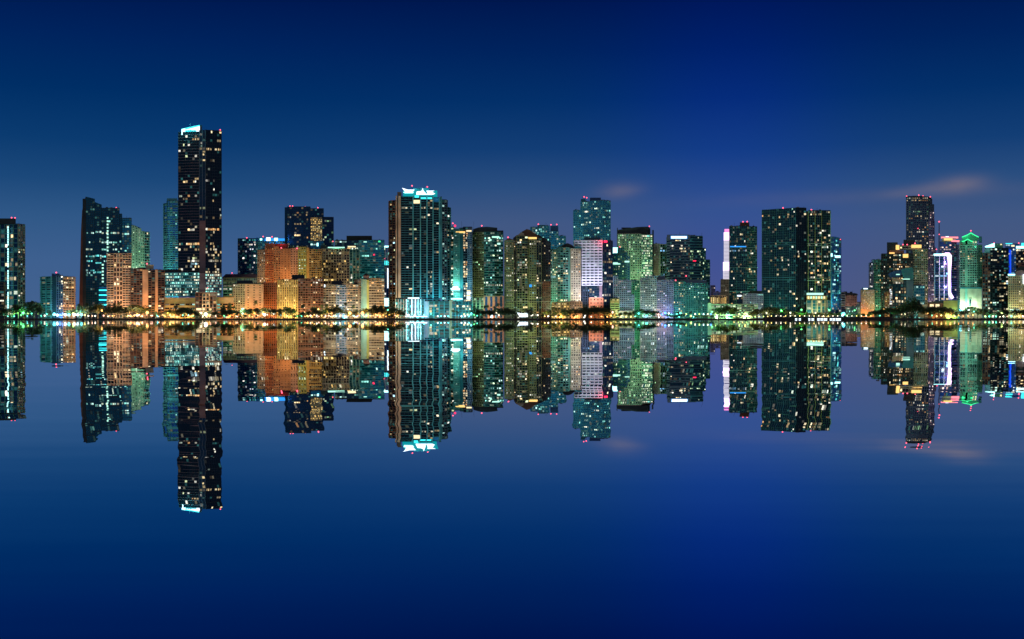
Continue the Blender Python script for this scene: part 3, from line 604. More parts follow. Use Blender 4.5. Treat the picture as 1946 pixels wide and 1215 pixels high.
b = B('condo_tower', 'pale mid rise tower with textured white shaft and dark lit bays', 'tower', 1560, 876, 'the pale textured tower')
b.tower([(852, 3), (862, 2)], 432, S('ggreen', (.2, .8, 'green'), (.12, .4, 'green'), (5, 4.4), lit=.3, pal='mix'), depth=22)
b.tower([(862, 0), (873, 0)], 436, punched('mint', 'gteal', (2.4, 3.4), hf=.5, vf=.5, lit=.25, pal='cool', dim=.5), depth=22)
b.tower([(873, .6), (880, .6)], 434, blank('teal'), depth=22)
b.tower([(880, 1), (889, 1)], 432, S('gblack', (.18, .6, 'steel'), (.15, .3, 'navy'), (4.4, 4.6), lit=.4, pal='warm', br=1), depth=22)
b.tower([(889, .5), (897, 1)], 432, S('gnavy', (.3, .6, 'greyblue'), (.3, .3, 'greyblue'), (4, 3.6), lit=.05, pal='warm'), depth=22)
b.slab(866, 884, 440, 443, 'sign_gold', 'roof_light_strip', dd=-.5).slab(886, 896, 438, 440.5, 'strip_warm', 'roof_light_strip', dd=-.5)
b.slab(854, 874, 548, 552, 'sign_bright_cyan', 'terrace_light', dd=-5, depth=3).slab(860, 871, 545, 549, 'sign_white', 'terrace_light', dd=-5.5, depth=3)
for k in range(8): b.slab(887, 894, 552 + k * 3, 553.8 + k * 3, 'sign_white' if k % 3 else 'strip_warm', 'window', dd=-1)
b.slab(863, 866.5, 427, 430.5, 'sign_red', 'roof_lamp', dd=6, depth=2).beacon(860.5, 424, 433, dd=6)
b.light(866, 545, -12, (.3, 1, .9), 20000).done()

b = B('office_tower', 'curved top office tower with beige gridded side and dark green glass front', 'office building', 1580, 927, 'the curved top office tower')
b.tower([(898, 6), (919.5, 0)], 441, punched('olive', 'gblack', (3.9, 4.6), hf=.4, vf=.36, lit=.05, pal='green', dim=.15), depth=26, roof='charcoal')
sg = S('ggreen', (.26, .5, 'green'), (.08, .2, 'charcoal'), (3.8, 4.7), lit=.22, pal='cool', dim=.25, bands=[(.62, .68, .15, 'green', .9), (.16, .21, .6, 'warm', .7)])
b.tower([(919.5, 0), (940, -2), (956, 2)], 441, sg, bot=563, depth=26, roof='charcoal')
b.prism([(899, 7), (910, 3), (925, 1), (945, 1)], [435, 432, 431, 433], 441, 18, 'charcoal', 'roof_box'); b.box(944.5, 956.5, 438, 441, 'charcoal', dd=3)
b.tower([(919.5, -1), (957, 1)], 563, S('gblue', (.1, .3, 'beige'), (.5, .5, 'peach'), (9, 20), lit=0, dim=0), depth=24, roof='beige')
b.tower([(898, 5), (919.5, -.5)], 566, S('gteal', (.12, .4, 'mint'), (.3, .5, 'mint'), (8, 5), lit=.1, dim=.3, pal='green'), depth=24)
b.slab(935, 949, 449.5, 452.5, 'strip_teal', 'window', dd=-2.8).slab(945, 951, 462, 465.5, 'strip_teal', 'window', dd=-2.5).slab(930, 934, 455, 458, 'strip_teal', 'window', dd=-2.5)
b.beacon(915.5, 428.5, 433, dd=8).slab(900.2, 900.5, 421, 434, 'charcoal', 'antenna', dd=8, depth=.3).slab(877, 877.3, 420, 432, 'charcoal', 'antenna', dd=8, depth=.3).done()

def gable(b, pts, m, part, dd, depth):
    """a roof given by its outline, tapering back to a ridge line"""
    vs = []; n = len(pts)
    for x, y in pts: v = b.P(x, dd); vs.append((v.x, v.y, b.zz(y)))
    for x, y in pts: v = b.P(x, dd + depth); vs.append((v.x, v.y, b.zz(y)))
    b.put(part, m, vs, [tuple(range(n - 1, -1, -1)), tuple(range(n, 2 * n))] + [(i, (i + 1) % n, n + (i + 1) % n, n + i) for i in range(n)])

b = B('condo_tower', 'olive condominium tower with stepped pitched roof, many warm windows and dark right flank', 'tower', 1480, 1002, 'the olive pitched roof tower')
so = dict(lit=.17, pal='mix', dim=.25)
b.tower([(959, 5), (962, 2)], 457, punched('olive', 'gbrown', (3, 4.6)), depth=24)
b.tower([(962, 2), (976, 1)], 456, punched('olive', 'gdark', (3.6, 4.7), hf=.42, vf=.42, **so), depth=24, roof='rust')
b.tower([(976, 3), (983, 3)], 452, punched('darkolive', 'gbrown', (3.6, 4.7), **so), depth=24)
b.tower([(983, 0), (992, -1.5), (1003, 0)], 449, balc('olive', 'gblack', (4.6, 4.7), hp=1.1, hf=.25, **so), depth=24, roof='rust')
b.tower([(1003, 2.5), (1006, 2.5)], 452, blank('darkolive'), depth=24)
b.tower([(1006, .5), (1019, .5)], 452, punched('olive', 'gblack', (4.2, 4.7), hf=.42, vf=.38, **so), depth=24, roof='gold')
b.tower([(1019, 1.5), (1029, 2)], 452, S('gblack', (.3, .6, 'darkolive'), (.2, .3, 'olive'), (5, 4.7), lit=.35, pal='warm', dim=.2), depth=24)
b.tower([(1029, 3), (1037, 5), (1046, 8)], 460, punched('black', 'gblack', (4.6, 4.7), hf=.4, vf=.5, lit=.06, pal='warm', dim=.1), bot=535, depth=22)
b.tower([(1029, 3), (1037, 5), (1046, 8)], 535, punched('redbrown', 'gblack', (4.6, 4.7), hf=.6, vf=.5, lit=.06, pal='warm', dim=.1), depth=22)
gable(b, [(976, 452), (980, 448), (986, 445), (992, 440), (1001, 435), (1008, 437), (1015, 443), (1022, 446), (1026, 452)], 'brown', 'roof', 4, 16)
gable(b, [(982, 449), (985, 446), (990, 441.5), (996, 444), (997, 449)], 'sand', 'gable', .5, 4)
gable(b, [(1018, 452), (1022, 445), (1030, 450), (1038, 453), (1046, 462), (1046, 465), (1018, 465)], 'roofdark', 'roof', 5, 16)
gable(b, [(962, 456), (965, 453), (969, 453), (973, 456)], 'redbrown', 'roof', 2, 10)
b.slab(1004, 1020, 451, 454.5, 'sign_gold', 'lit_floor', dd=-.4).slab(1006, 1010.5, 541, 546, 'neon_azure', 'window', dd=-.3)
b.slab(961, 1046, 573.2, 573.8, 'beige', 'cornice', dd=-2, depth=2)
b.beacon(965.5, 451).done()

b = B('condo_tower', 'blue glass stepped tower behind the two pitched roof towers', 'tower', 1750, 1040, 'the stepped blue tower behind')
st = S('gteal', (.16, .4, 'aqua'), (.16, .4, 'teal'), (3.2, 4), lit=.13, pal='cool', dim=.2)
b.tower([(1008, 3), (1024, 1)], 432, st, depth=20); b.tower([(1024, 1), (1044, -1)], 430, st, depth=20, roof='teal')
b.tower([(1044, 0), (1061, 1)], 440, st, depth=20, roof='teal'); b.tower([(1061, 2), (1075, 3)], 449, st, depth=18, roof='teal')
b.box(1022, 1036, 427.5, 432, 'teal').box(1046, 1061, 429, 440, 'deepblue')
b.beacon(1023, 426, 430).beacon(1047, 427).beacon(1058, 426.5).done()

b = B('condo_tower', 'green and cream pitched roof tower, shorter twin standing beside the olive one', 'tower', 1500, 1084, 'the green pitched roof tower')
so = dict(lit=.15, pal='mix', dim=.25)
b.tower([(1046.5, 4), (1060, 2)], 474, punched('mint', 'gdark', (3.4, 4.6), hf=.4, vf=.38, **so), depth=22, roof='green')
b.tower([(1060, 0), (1070, -1.5), (1080, 0)], 471, balc('green', 'gblack', (4.4, 4.6), hp=1.1, hf=.26, **so), depth=22, roof='green')
b.tower([(1080, 1), (1085, 1)], 472, blank('green'), depth=22)
b.tower([(1085, 0), (1103, 0)], 473, punched('sand', 'gbrown', (4.2, 4.6), hf=.45, vf=.42, lit=.28, pal='warm', dim=.3), depth=22, roof='mint')
b.tower([(1103, 3), (1121, 7)], 475, S('gblack', (.25, .5, 'navy'), (.4, .4, 'navy'), (4.5, 4.6), lit=.12, pal='blue', dim=.1), depth=22)
gable(b, [(1058, 472), (1066, 468), (1072, 464), (1079, 462), (1086, 465), (1092, 470), (1094, 474), (1058, 474)], 'roofdark', 'roof', 3, 14)
gable(b, [(1100, 475), (1104, 469), (1110, 466.5), (1117, 470), (1121, 477), (1121, 480), (1100, 480)], 'teal', 'roof', 4, 14)
gable(b, [(1058, 474), (1062, 468.5), (1068, 468), (1073, 474)], 'green', 'gable', .5, 4)
b.done()
b = B('podium_building', 'gold lit colonnaded parking podium at the foot of the green pitched roof tower', 'building', 1450, 1072, 'the gold colonnaded podium')
b.tower([(1049, 0), (1082, 0)], 575, S('gbrown', (.16, .4, 'gold'), (.3, .8, 'gold'), (6, 5), lit=.75, pal='gold', dim=.6, br=.9), depth=18, roof='gold')
b.tower([(1082, 1), (1106, 1)], 574, punched('peach', 'gbrown', (4.5, 4.6), hf=.5, vf=.5, lit=.4, pal='warm', dim=.4), depth=18, roof='peach')
b.done()

b = B('condo_tower', 'tall blue green gridded tower rising behind the white striped office', 'tower', 1760, 1126, 'the tall blue green tower')
st = S('gteal', (.2, .5, 'aqua'), (.2, .5, 'aqua'), (3.3, 4.1), lit=.1, pal='cool', dim=.15)
b.tower([(1090, 3), (1103.5, 1)], 400, S('gteal', (.2, .6, 'aqua'), (.3, .4, 'aqua'), (3.3, 4.1), lit=.07, pal='cool'), depth=22, roof='teal')
b.tower([(1103.5, 0), (1123, -2)], 384, st, depth=24, roof='teal')
b.tower([(1123, -2), (1145, -3), (1160, 0)], 382, st, depth=24, roof='steel')
b.box(1104, 1113, 378, 384, 'teal').box(1121, 1142, 375.5, 382, 'deepblue').box(1142, 1150, 379.5, 382, 'deepblue').box(1110, 1140, 452, 460, 'navy', dd=-6, depth=5)
b.beacon(1115, 375.5).beacon(1110, 374).slab(1107, 1107.4, 372, 379, 'charcoal', 'antenna', dd=6, depth=.4).done()

b = B('office_tower', 'white floodlit office tower with black ribbon windows and a dark navy side', 'office building', 1500, 1128, 'the white striped office tower')
sw_ = S('gnavy', (.52, .4, 'white'), (.22, .25, 'white'), (7.6, 5.3), lit=.02, pal='blue', dim=.05)
b.tower([(1091, 3), (1144.5, 0)], 457.5, S('gnavy', (.56, .4, 'white'), (.2, .25, 'white'), (7.6, 5.3), lit=.04, pal='blue', dim=.1), bot=468.5, depth=24, roof='white')
b.tower([(1106, 2), (1144.5, 0)], 468.5, sw_, bot=543, depth=24, roof=None)
b.tower([(1120, 1.5), (1139, .5)], 543, S('gnavy', (.2, .2, 'navy'), (.1, .2, 'navy'), (4.5, 5), lit=.1, pal='warm'), bot=567, depth=22, roof=None)
b.tower([(1139, .3), (1144.5, 0)], 543, blank('mauve'), bot=567, depth=22, roof=None)
b.tower([(1120, .8), (1146, 0)], 566.5, punched('orange', 'gbrown', (6, 6), hf=.6, vf=.6, lit=.3, pal='gold', dim=.4), depth=22, roof='peach')
b.tower([(1144.5, 0), (1164.5, 6)], 458, S('gnavy', (.1, .2, 'navy'), (.1, .2, 'navy'), (4, 5.3), lit=.08, pal='warm', dim=.12, bands=[(.72, .75, .9, 'warm', .3), (.47, .5, .9, 'warm', .25)]), depth=24, roof='navy')
b.slab(1147.5, 1154, 457.5, 461, 'sign_red', 'sign', dd=-1, depth=.5, dd1=1.6)
b.light(1150, 459, -6, (1, .03, .08), 6000, 1).done()

b = B('office_tower', 'green lit stepped office tower with dark slanted roof structure', 'office building', 1640, 1206, 'the green lit office tower')
b.tower([(1174, 2), (1219, 0)], 445, S('gblack', (.3, .4, 'palegreen'), (.3, .4, 'palegreen'), (4, 4.4), lit=.3, pal='green', dim=.4, br=.6, bands=[(.47, .56, .4, 'green', .6), (.42, .46, .9, 'green', .3)]), bot=596, depth=24, roof='sand')
b.tower([(1219, 0), (1239.5, 4)], 446, S('ggreen', (.3, .5, 'mint'), (.08, .2, 'green'), (3.4, 4.7), lit=.55, pal='green', dim=.6, grad=lambda f: .5 + f, bands=[(.97, 1, 1, 'cool', 1.3)]), bot=596, depth=24, roof='sand')
b.prism([(1172.5, 3), (1210, 2), (1232, 4), (1236, 6)], [437, 431.5, 430.5, 434], 444, 18, 'charcoal', 'roof_screen')
b.prism([(1172.5, 2), (1174, 2)], 433, 470, 14, 'charcoal', 'roof_screen'); b.prism([(1239.5, 4), (1242.5, 5)], 437, 530, 14, 'charcoal', 'flank')
b.slab(1181, 1199, 431.8, 434, 'charcoal', 'roof_screen', dd=8, depth=6).beacon(1234, 429.5, 433, dd=8, r=.8).done()

b = B('office_tower', 'stepped teal green tower with glowing white corner on its upper left', 'office building', 1540, 1182, 'the stepped teal tower')
st = punched('green', 'gteal', (4, 4.6), hf=.4, vf=.36, lit=.13, pal='green', dim=.2)
b.tower([(1165.5, 1), (1174, 1)], 482, st, depth=20); b.tower([(1174, 0), (1186, 0)], 472, st, depth=22, roof='teal')
b.tower([(1186, .5), (1192, .5)], 480, st, depth=20, roof='teal'); b.tower([(1192, 1), (1197, 1)], 487, st, depth=20, roof='teal')
b.tower([(1197, .5), (1215, .5)], 534, punched('green', 'ggreen', (4, 4.6), lit=.15, pal='green', dim=.3), depth=20, roof='teal')
b.slab(1165, 1174, 470.5, 482, 'sign_bright_cyan', 'corner_light', dd=2).slab(1165, 1179, 499, 503, 'strip_teal', 'lit_floor', dd=-.5).slab(1187, 1196, 496, 499, 'strip_teal', 'lit_floor', dd=-.2)
b.beacon(1178, 469, 473, r=.8).done()

b = B('apartment_block', 'grey blue gridded block left of the green strip, with paler stepped corner', 'apartment building', 1462, 1184, 'the left grey gridded block')
st = punched('greyblue', 'gnavy', (3.4, 3.9), hf=.42, vf=.42, lit=.12, pal='pink', dim=.2)
b.tower([(1166, 0), (1174, 0)], 525, st, depth=18, roof='greyblue'); b.tower([(1174, .4), (1199, .4)], 533, st, depth=18, roof='greyblue')
b.tower([(1199, 1), (1205, 1)], 560, st, depth=16)
b.tower([(1160, -3), (1177, -3)], 568, ribbon('limewall', 'gbrown', (8, 4.4), lit=.5, pal='gold'), depth=8)
b.prism([(1176, -5), (1206, -5)], 591, None, 10, 'sand', 'podium').done()
b = B('apartment_tower', 'narrow cream and green tower behind, right of the green lit office tower', 'apartment building', 1700, 1255, 'the narrow cream and green tower')
b.tower([(1242.5, 0), (1254.5, 0)], 464, punched('palegreen', 'gbrown', (4, 4.6), hf=.7, vf=.7, lit=.1, pal='green', dim=.3), depth=18, roof='limewall')
b.tower([(1254.5, 1), (1268, 2)], 465, S('gblack', (.2, .4, 'green'), (.2, .4, 'green'), (4, 4.6), lit=.14, pal='blue', dim=.2), depth=18, roof='limewall').done()
b = B('apartment_block', 'wide grey lilac gridded block with stepped top and pink lit lower windows', 'apartment building', 1458, 1248, 'the grey lilac gridded block')
st = punched('grey', 'gnavy', (3.4, 3.9), hf=.42, vf=.42, lit=.1, pal='white', dim=.2)
st2 = punched('purple', 'gnavy', (3.4, 3.9), hf=.45, vf=.42, lit=.3, pal='pink', dim=.3, grad=lambda f: 1.4 - f)
b.tower([(1217, 1), (1226, 1)], 529, st, depth=18, roof='greyblue'); b.tower([(1226, 0), (1247, 0)], 525.5, st, depth=18, roof='greyblue')
b.tower([(1247, .5), (1267, .5)], 533, st2, depth=18, roof='mauve'); b.tower([(1267, 1), (1279.5, 2)], 531, punched('purple', 'gnavy', (3.4, 3.9), lit=.15, pal='blue', dim=.2), depth=18, roof='navy')
b.box(1249, 1264, 523, 532, 'steel', dd=5).box(1238, 1249, 524, 526, 'greyblue').beacon(1284, 533, 538, r=.9).done()
b = B('office_tower', 'dark stepped office tower with white blue rooftop sign and warm window bands', 'office building', 1600, 1305, 'the dark office with the rooftop sign')
st = S('gdark', (.42, .5, 'steel'), (.06, .2, 'navy'), (3.6, 5.2), lit=.17, pal='warm', dim=.15)
b.tower([(1267, 3), (1273, 0)], 451, st, depth=26); b.tower([(1273, 0), (1311, -2)], 449, st, depth=28, roof='steel')
b.tower([(1311, -2), (1335, 3)], 449, S('gdark', (.35, .5, 'teal'), (.06, .2, 'navy'), (3.6, 5.2), lit=.14, pal='green', dim=.15), depth=26, roof='steel')
b.tower([(1335, 4), (1341, 5)], 472, S('ggreen', (.35, .5, 'teal'), (.06, .2, 'navy'), (3.4, 5.2), lit=.14, pal='green'), depth=20)
b.tower([(1341, 5), (1349, 6)], 494, S('ggreen', (.35, .5, 'teal'), (.06, .2, 'navy'), (3.4, 5.2), lit=.16, pal='green'), depth=20)
b.box(1267.5, 1312, 446.5, 456.5, 'steel', 'sign_wall', dd=-2.6, depth=8)
b.slab(1275.5, 1305, 449.6, 453.6, 'sign_white', 'sign', dd=-3.6, depth=.4).slab(1274.5, 1306, 448.8, 454.4, 'neon_azure', 'sign_halo', dd=-3.1, depth=.3)
b.slab(1317, 1323, 495.5, 497, 'sign_red', 'sign', dd=-2.5).beacon(1304, 525, 530, dd=-6, r=1).done()
b = B('office_block', 'teal gridded block low in front of the sign topped dark office', 'office building', 1460, 1312, 'the teal gridded block')
b.tower([(1280, 1), (1302, 0)], 536, punched('teal', 'gdark', (3.3, 4), hf=.36, vf=.34, lit=.15, pal='warm', dim=.2), depth=20, roof='teal')
b.tower([(1302, 0), (1345, 1)], 539, punched('teal', 'gdark', (3.3, 4), hf=.36, vf=.34, lit=.08, pal='cool', dim=.2), depth=20, roof='teal')
b.box(1299, 1343, 532, 538, 'steel', dd=5).done()

b = B('slender_tower', 'slender tower floodlit white and pink with thin stripes, left of the dark glass tower', 'tower', 1620, 1381, 'the slender white pink tower')
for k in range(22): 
    y = 442 + k * 2.6; b.prism([(1375.6, 0), (1387, 0)], y, y + 1.8, 12, 'floodlit_white' if k > 5 else 'neon_violet', 'lit_band')  # bands emit; the floodlight on them is put into the colour
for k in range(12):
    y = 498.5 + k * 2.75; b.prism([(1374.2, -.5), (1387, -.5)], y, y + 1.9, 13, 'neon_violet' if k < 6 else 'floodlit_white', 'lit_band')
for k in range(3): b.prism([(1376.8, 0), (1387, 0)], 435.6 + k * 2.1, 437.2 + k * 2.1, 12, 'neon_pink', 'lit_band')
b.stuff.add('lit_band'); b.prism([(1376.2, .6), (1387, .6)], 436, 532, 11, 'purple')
b.tower([(1370, 0), (1378, 0)], 531.5, punched('sand', 'gbrown', (4, 4.6), hf=.3, vf=.6, lit=.1, pal='warm'), depth=18, roof='sand')
b.tower([(1378, .5), (1387.5, .5)], 531.5, punched('sand', 'gbrown', (3.2, 4.6), hf=.5, vf=.5, lit=.12, pal='warm'), depth=18, roof='sand').done()
b = B('glass_tower', 'dark glass tower with green mullions, blue lit floor and two beacons on roof box', 'tower', 1560, 1413, 'the dark glass tower with roof box')
st = S('gdark', (.1, .3, 'teal'), (.12, .3, 'green'), (3.7, 4.4), lit=.12, pal='warm', dim=.12, bands=[(.735, .76, .5, 'blue', .5)])
b.tower([(1386, 4), (1399, 1)], 430.5, st, depth=26); b.tower([(1399, 1), (1420, 0)], 430, st, depth=26); b.tower([(1420, 0), (1438.5, 4)], 431, S('gteal', (.14, .3, 'mint'), (.14, .3, 'green'), (3.1, 4.4), lit=.07, pal='warm', dim=.2), depth=26)
for x in (1399, 1420): b.slab(x - .4, x + .4, 430, 577, 'green', 'corner_fin', dd=-1)
for y in (471, 508.5, 554): b.slab(1386, 1439.5, y, y + .9, 'mint', 'belt', dd=-1.2, depth=1, dd1=-1.2)
b.slab(1387.5, 1418, 468, 470, 'neon_azure', 'lit_floor', dd=-1).box(1406, 1424, 422.5, 430, 'redbrown').beacon(1412, 421.3, 425).beacon(1420, 421, 425).done()
b = B('white_block', 'white gridded low building beside the green lit garage', 'building', 1500, 1432, 'the white gridded low building')
b.tower([(1412.5, 1), (1450, 0)], 558.5, punched('white', 'gteal', (3.2, 3.6), hf=.45, vf=.45, lit=.15, pal='cool', dim=.3), depth=18, roof='grey')
b.box(1425, 1448, 553, 558, 'darkolive', 'roof_garden', dd=2)
b.tower([(1400, 2), (1412, 2)], 560, curtain('gdark', 'charcoal', (4, 4.4), lit=.1), depth=14).slab(1401, 1409, 561, 563.5, 'sign_white', 'sign', dd=1).done()
b = B('lit_hall', 'pale hall with warm vertical light slats above the green lit garage', 'building', 1510, 1365, 'the warm slatted hall')
b.tower([(1350.5, 0), (1380, 0)], 562.5, S('gbrown', (.06, .2, 'peach'), (.3, .8, 'sand'), (3.6, 16), lit=1, pal='gold', br=1.1), bot=578, depth=14, roof='cream')
b.prism([(1350.5, 1), (1380, 1)], 578, None, 14, 'sand'); b.done()
b = B('distant_tower', 'small mauve slab tower far off, above the warm slatted hall', 'tower', 2300, 1356, 'the far mauve tower')
b.tower([(1350.5, 0), (1359, 0)], 543, punched('purple', 'gnavy', (2.2, 3), lit=.1, pal='pink'), depth=14, roof='purple').done()
b = B('distant_block', 'violet ribbed distant block right of the far mauve tower', 'building', 2200, 1363, 'the far violet block')
b.tower([(1356, 0), (1370, 0)], 556, S('gblue', (.1, .2, 'lilac'), (.4, .4, 'lilac'), (2.6, 12), lit=.1, pal='pink'), depth=14, roof='lilac').done()
b = B('parking_garage', 'long low garage lit green and yellow with open decks on the waterfront', 'garage', 1445, 1393, 'the green lit garage')
b.tower([(1345, 2), (1352, 0)], 576, blank('palegreen'), depth=14); b.tower([(1352, 0), (1398, 0)], 579, S('ggreen', (.35, .6, 'palegreen'), (.06, .3, 'palegreen'), (6, 6), lit=.15, pal='green', dim=.5, bands=[(.75, 1, .9, 'green', .9)]), depth=16, roof='palegreen')
b.tower([(1398, -.4), (1440, -.4)], 579, S('ggreen', (.4, .6, 'cream'), (.06, .3, 'palegreen'), (7, 4.6), lit=.65, pal='green', dim=.5, br=.8), depth=16, roof='palegreen').done()

b = B('glass_tower', 'broad dark twin slab glass tower with pale mullion grid, largest on the right', 'tower', 1520, 1512, 'the broad dark twin slab tower')
q = dict(pal='warm', dim=.06)
s1 = S('gdark', (.07, .25, 'green'), (.06, .3, 'green'), (4.2, 4.5), lit=.035, **q)
b.tower([(1448, 3), (1463, 1.5), (1476, .6), (1488, 0), (1500, -.6), (1512, -1)], [398.5, 398, 397, 396.5, 395.8, 395], s1, depth=30, side=s1)
b.tower([(1512, -1), (1523, 1), (1532, 3)], 395.5, S('gblack', (.08, .25, 'navy'), (.1, .3, 'charcoal'), (4.2, 4.5), lit=.03, **q), depth=24)
b.tower([(1535.5, 1.5), (1549, .5), (1561.5, .5), (1578, 3)], 400.5, S('gblack', (.08, .25, 'green'), (.06, .3, 'green'), (4.2, 4.5), lit=.09, pal='warm', dim=.12), depth=24)
b.prism([(1532, 4), (1535.5, 4)], 401, None, 20, 'gdark')
for x, dd in ((1463, 1), (1476, 0), (1488, -.5), (1500, -1.2), (1512, -1.6)): b.slab(x - .35, x + .35, 397, 596, 'teal', 'corner_fin', dd=dd - .5)
for x, dd in ((1536, 1), (1549, 0), (1561.5, 0)): b.slab(x - .5, x + .5, 400, 557, 'limewall', 'corner_fin', dd=dd - .5)
b.slab(1577.5, 1579, 400, 596, 'mint', 'corner_fin', dd=1.5)
for y in (461, 465.5, 527, 531.5): b.slab(1448, 1512, y, y + .7, 'aqua', 'belt', dd=2.4, depth=.6, dd1=-1.8).slab(1534, 1579, y + 1.5, y + 2.2, 'palegreen', 'belt_course', dd=-.3, depth=.8)
b.slab(1533, 1565, 557, 561, 'strip_teal', 'lit_floor', dd=-1.5).slab(1533, 1572, 562.5, 569.5, 'gold', 'terrace', dd=-3, depth=3)
for k in range(7): b.slab(1535 + k * 5, 1538 + k * 5, 563.5, 568, 'strip_teal' if k % 2 else 'strip_warm', 'lit_floor', dd=-3.6)
for x in (1543, 1553, 1561, 1567, 1571): b.slab(x, x + 1.3, 571, 597, 'pinkwhite', 'lit_column', dd=-2, depth=1)
b.tower([(1533, -1), (1578, -1)], 571, S('gteal', (.1, .3, 'sand'), (.12, .3, 'sand'), (9, 6), lit=.2, pal='warm', dim=.3), depth=5, rh=.1)
b.slab(1530, 1568, 596, 597.5, 'strip_warm', 'canopy_light', dd=-4)
b.beacon(1488, 395).beacon(1542, 398.5).slab(1505, 1506.5, 396.8, 398.5, 'strip_teal', 'roof_lamp', dd=-2).done()

b = B('glass_tower', 'narrow blue glass tower with bright cyan reflections, right behind the twin slab tower', 'tower', 1640, 1589, 'the narrow blue glass tower')
b.tower([(1578, 2), (1588, 0), (1594, 1), (1598.5, 4)], [449.5, 450, 451.5, 453.5], S('gblue', (.1, .3, 'deepblue'), (.1, .2, 'deepblue'), (3.6, 4.2), lit=.1, pal='cyan', dim=.3, bands=[(.55, .66, .55, 'cyan', .7), (.3, .34, .6, 'cyan', .5), (0, .18, .4, 'warm', .5)]), depth=20)
b.slab(1579, 1581.5, 470, 596, 'aqua', 'corner_fin', dd=-.5).slab(1587, 1597, 486, 490, 'sign_bright_cyan', 'lit_floor', dd=-.8).slab(1578, 1582, 482, 488, 'sign_bright_cyan', 'lit_floor', dd=-1.2).beacon(1597, 455, 458, dd=3, r=.8).done()  # glowing slabs painted in as cyan reflections on the glass
b = B('striped_block', 'small dark block with white striped floors at the cyan glare', 'building', 1600, 1602, 'the small white striped block')
b.tower([(1598.5, 0), (1606, 0)], 556, ribbon('white', 'gnavy', (7, 4.6), hf=.4), depth=12).tower([(1599, -4), (1607, -4)], 588, blank('deepblue'), depth=6).done()
b = B('apartment_block', 'small brown mauve block with dark overhanging roof in the gap between towers', 'apartment building', 1700, 1618, 'the small mauve block')
b.tower([(1606, 0), (1628, 0)], 560, punched('mauve', 'gbrown', (4, 4.2), hf=.5, vf=.5, lit=.06, pal='warm', dim=.2), depth=16)
gable(b, [(1603, 561), (1604, 558), (1612, 556.5), (1628, 558), (1631, 561)], 'navy', 'roof', -2, 20)
b.box(1603, 1610, 554, 557, 'navy', dd=8).box(1615, 1620, 554.5, 557, 'navy', dd=8).done()
b = B('low_building', 'low pale green building under the small mauve block', 'building', 1560, 1621, 'the low pale green building')
b.tower([(1608, 0), (1634, 0)], 583.5, punched('mint', 'gteal', (2.6, 6), hf=.4, vf=.45, lit=.3, pal='cool', dim=.3), depth=12, roof='mint')
b.tower([(1628, 3), (1636, 3)], 575, blank('grey'), depth=8).done()
b = B('gridded_block', 'pale block covered in a glowing dot grid of small square windows', 'building', 1560, 1648, 'the glowing dot grid block')
b.tower([(1636, 0), (1661.5, 0)], 551, punched('peach', 'gdark', (2.85, 3.05), hf=.45, vf=.45, lit=.92, pal='warm', br=.8, dim=1), bot=588, depth=16, roof='teal')
b.prism([(1636, 0), (1661.5, 0)], 588, None, 16, 'peach'); b.box(1638, 1661, 547, 550, 'teal', dd=1)
b.slab(1641, 1649, 548, 549.8, 'sign_white', 'sign', dd=.2).done()
b = B('slender_tower', 'grey blue slender tower peeking left of the stepped green condominium', 'tower', 1700, 1657, 'the grey blue slender tower')
b.tower([(1652.5, 0), (1658, 0)], 500, balc('greyblue', 'gnavy', (3, 4.2), lit=.2, pal='white'), depth=14).tower([(1658, 0), (1663, 0)], 494, balc('greyblue', 'gnavy', (3, 4.2), lit=.2, pal='white'), depth=14).done()

b = B('condo_tower', 'wide stepped dark green condominium with gold lit upper terraces', 'tower', 1560, 1710, 'the stepped dark green condominium')
st = punched('green', 'gblack', (3.8, 4.4), hf=.35, vf=.36, lit=.13, pal='warm', dim=.2)
sf = punched('darkolive', 'gblack', (3.8, 4.4), hf=.36, vf=.36, lit=.13, pal='warm', dim=.2)
b.tower([(1661, 2), (1675, 1)], 494.5, st, depth=22, roof='green'); b.tower([(1675, 0), (1693, 0)], 483, sf, depth=24)
b.tower([(1693, .5), (1735, .5)], 483, sf, depth=24); b.tower([(1735, 1), (1762, 2)], 474, punched('olive', 'gblack', (3.8, 4.4), hf=.36, vf=.36, lit=.2, pal='warm', dim=.25), depth=24, roof='beige')
b.box(1685.5, 1706, 460.5, 482, 'charcoal', dd=3).tower([(1702, 2), (1751, 2)], 467, ribbon('sand', 'gbrown', (6, 5), lit=.1), bot=474, depth=18)
b.box(1717, 1738, 455, 467, 'charcoal', 'water_tank', dd=8, depth=8).box(1690, 1718, 476, 483, 'rust', dd=1, depth=8)
b.slab(1702.5, 1709, 466, 475, 'sign_gold', 'lit_terrace', dd=-.6).slab(1732, 1751, 465.5, 471.5, 'sign_gold', 'lit_terrace', dd=-.6).slab(1716, 1726, 483, 490, 'sign_gold', 'lit_terrace', dd=-.6).slab(1690, 1700, 480, 482.5, 'sign_gold', 'lit_terrace', dd=-.6)
b.tower([(1737, -3), (1757, -2)], 543, S('gteal', (.3, .5, 'teal'), (.1, .2, 'teal'), (4, 5), lit=.15, pal='cool'), depth=3)
for x in (1716, 1724): b.beacon(x, 465, 468)
b.beacon(1739, 462.5, 466).done()
b = B('curved_tower', 'tall slim tower with red beacons along its roof and violet lit right flank', 'tower', 1720, 1749, 'the tall tower with violet flank')
st = punched('steel', 'gnavy', (3.6, 4.3), hf=.4, vf=.36, lit=.1, pal='warm', dim=.1, bands=[(.955, 1, .7, 'warm', .5), (.67, .7, .25, 'warm', .9), (.82, .86, .4, 'warm', .5), (.86, .93, .25, 'green', .5)])
sv = punched('purple', 'gnavy', (2.9, 4.3), hf=.45, vf=.4, lit=.25, pal='pink', dim=.2)  # violet light on the flank is put into its wall colour
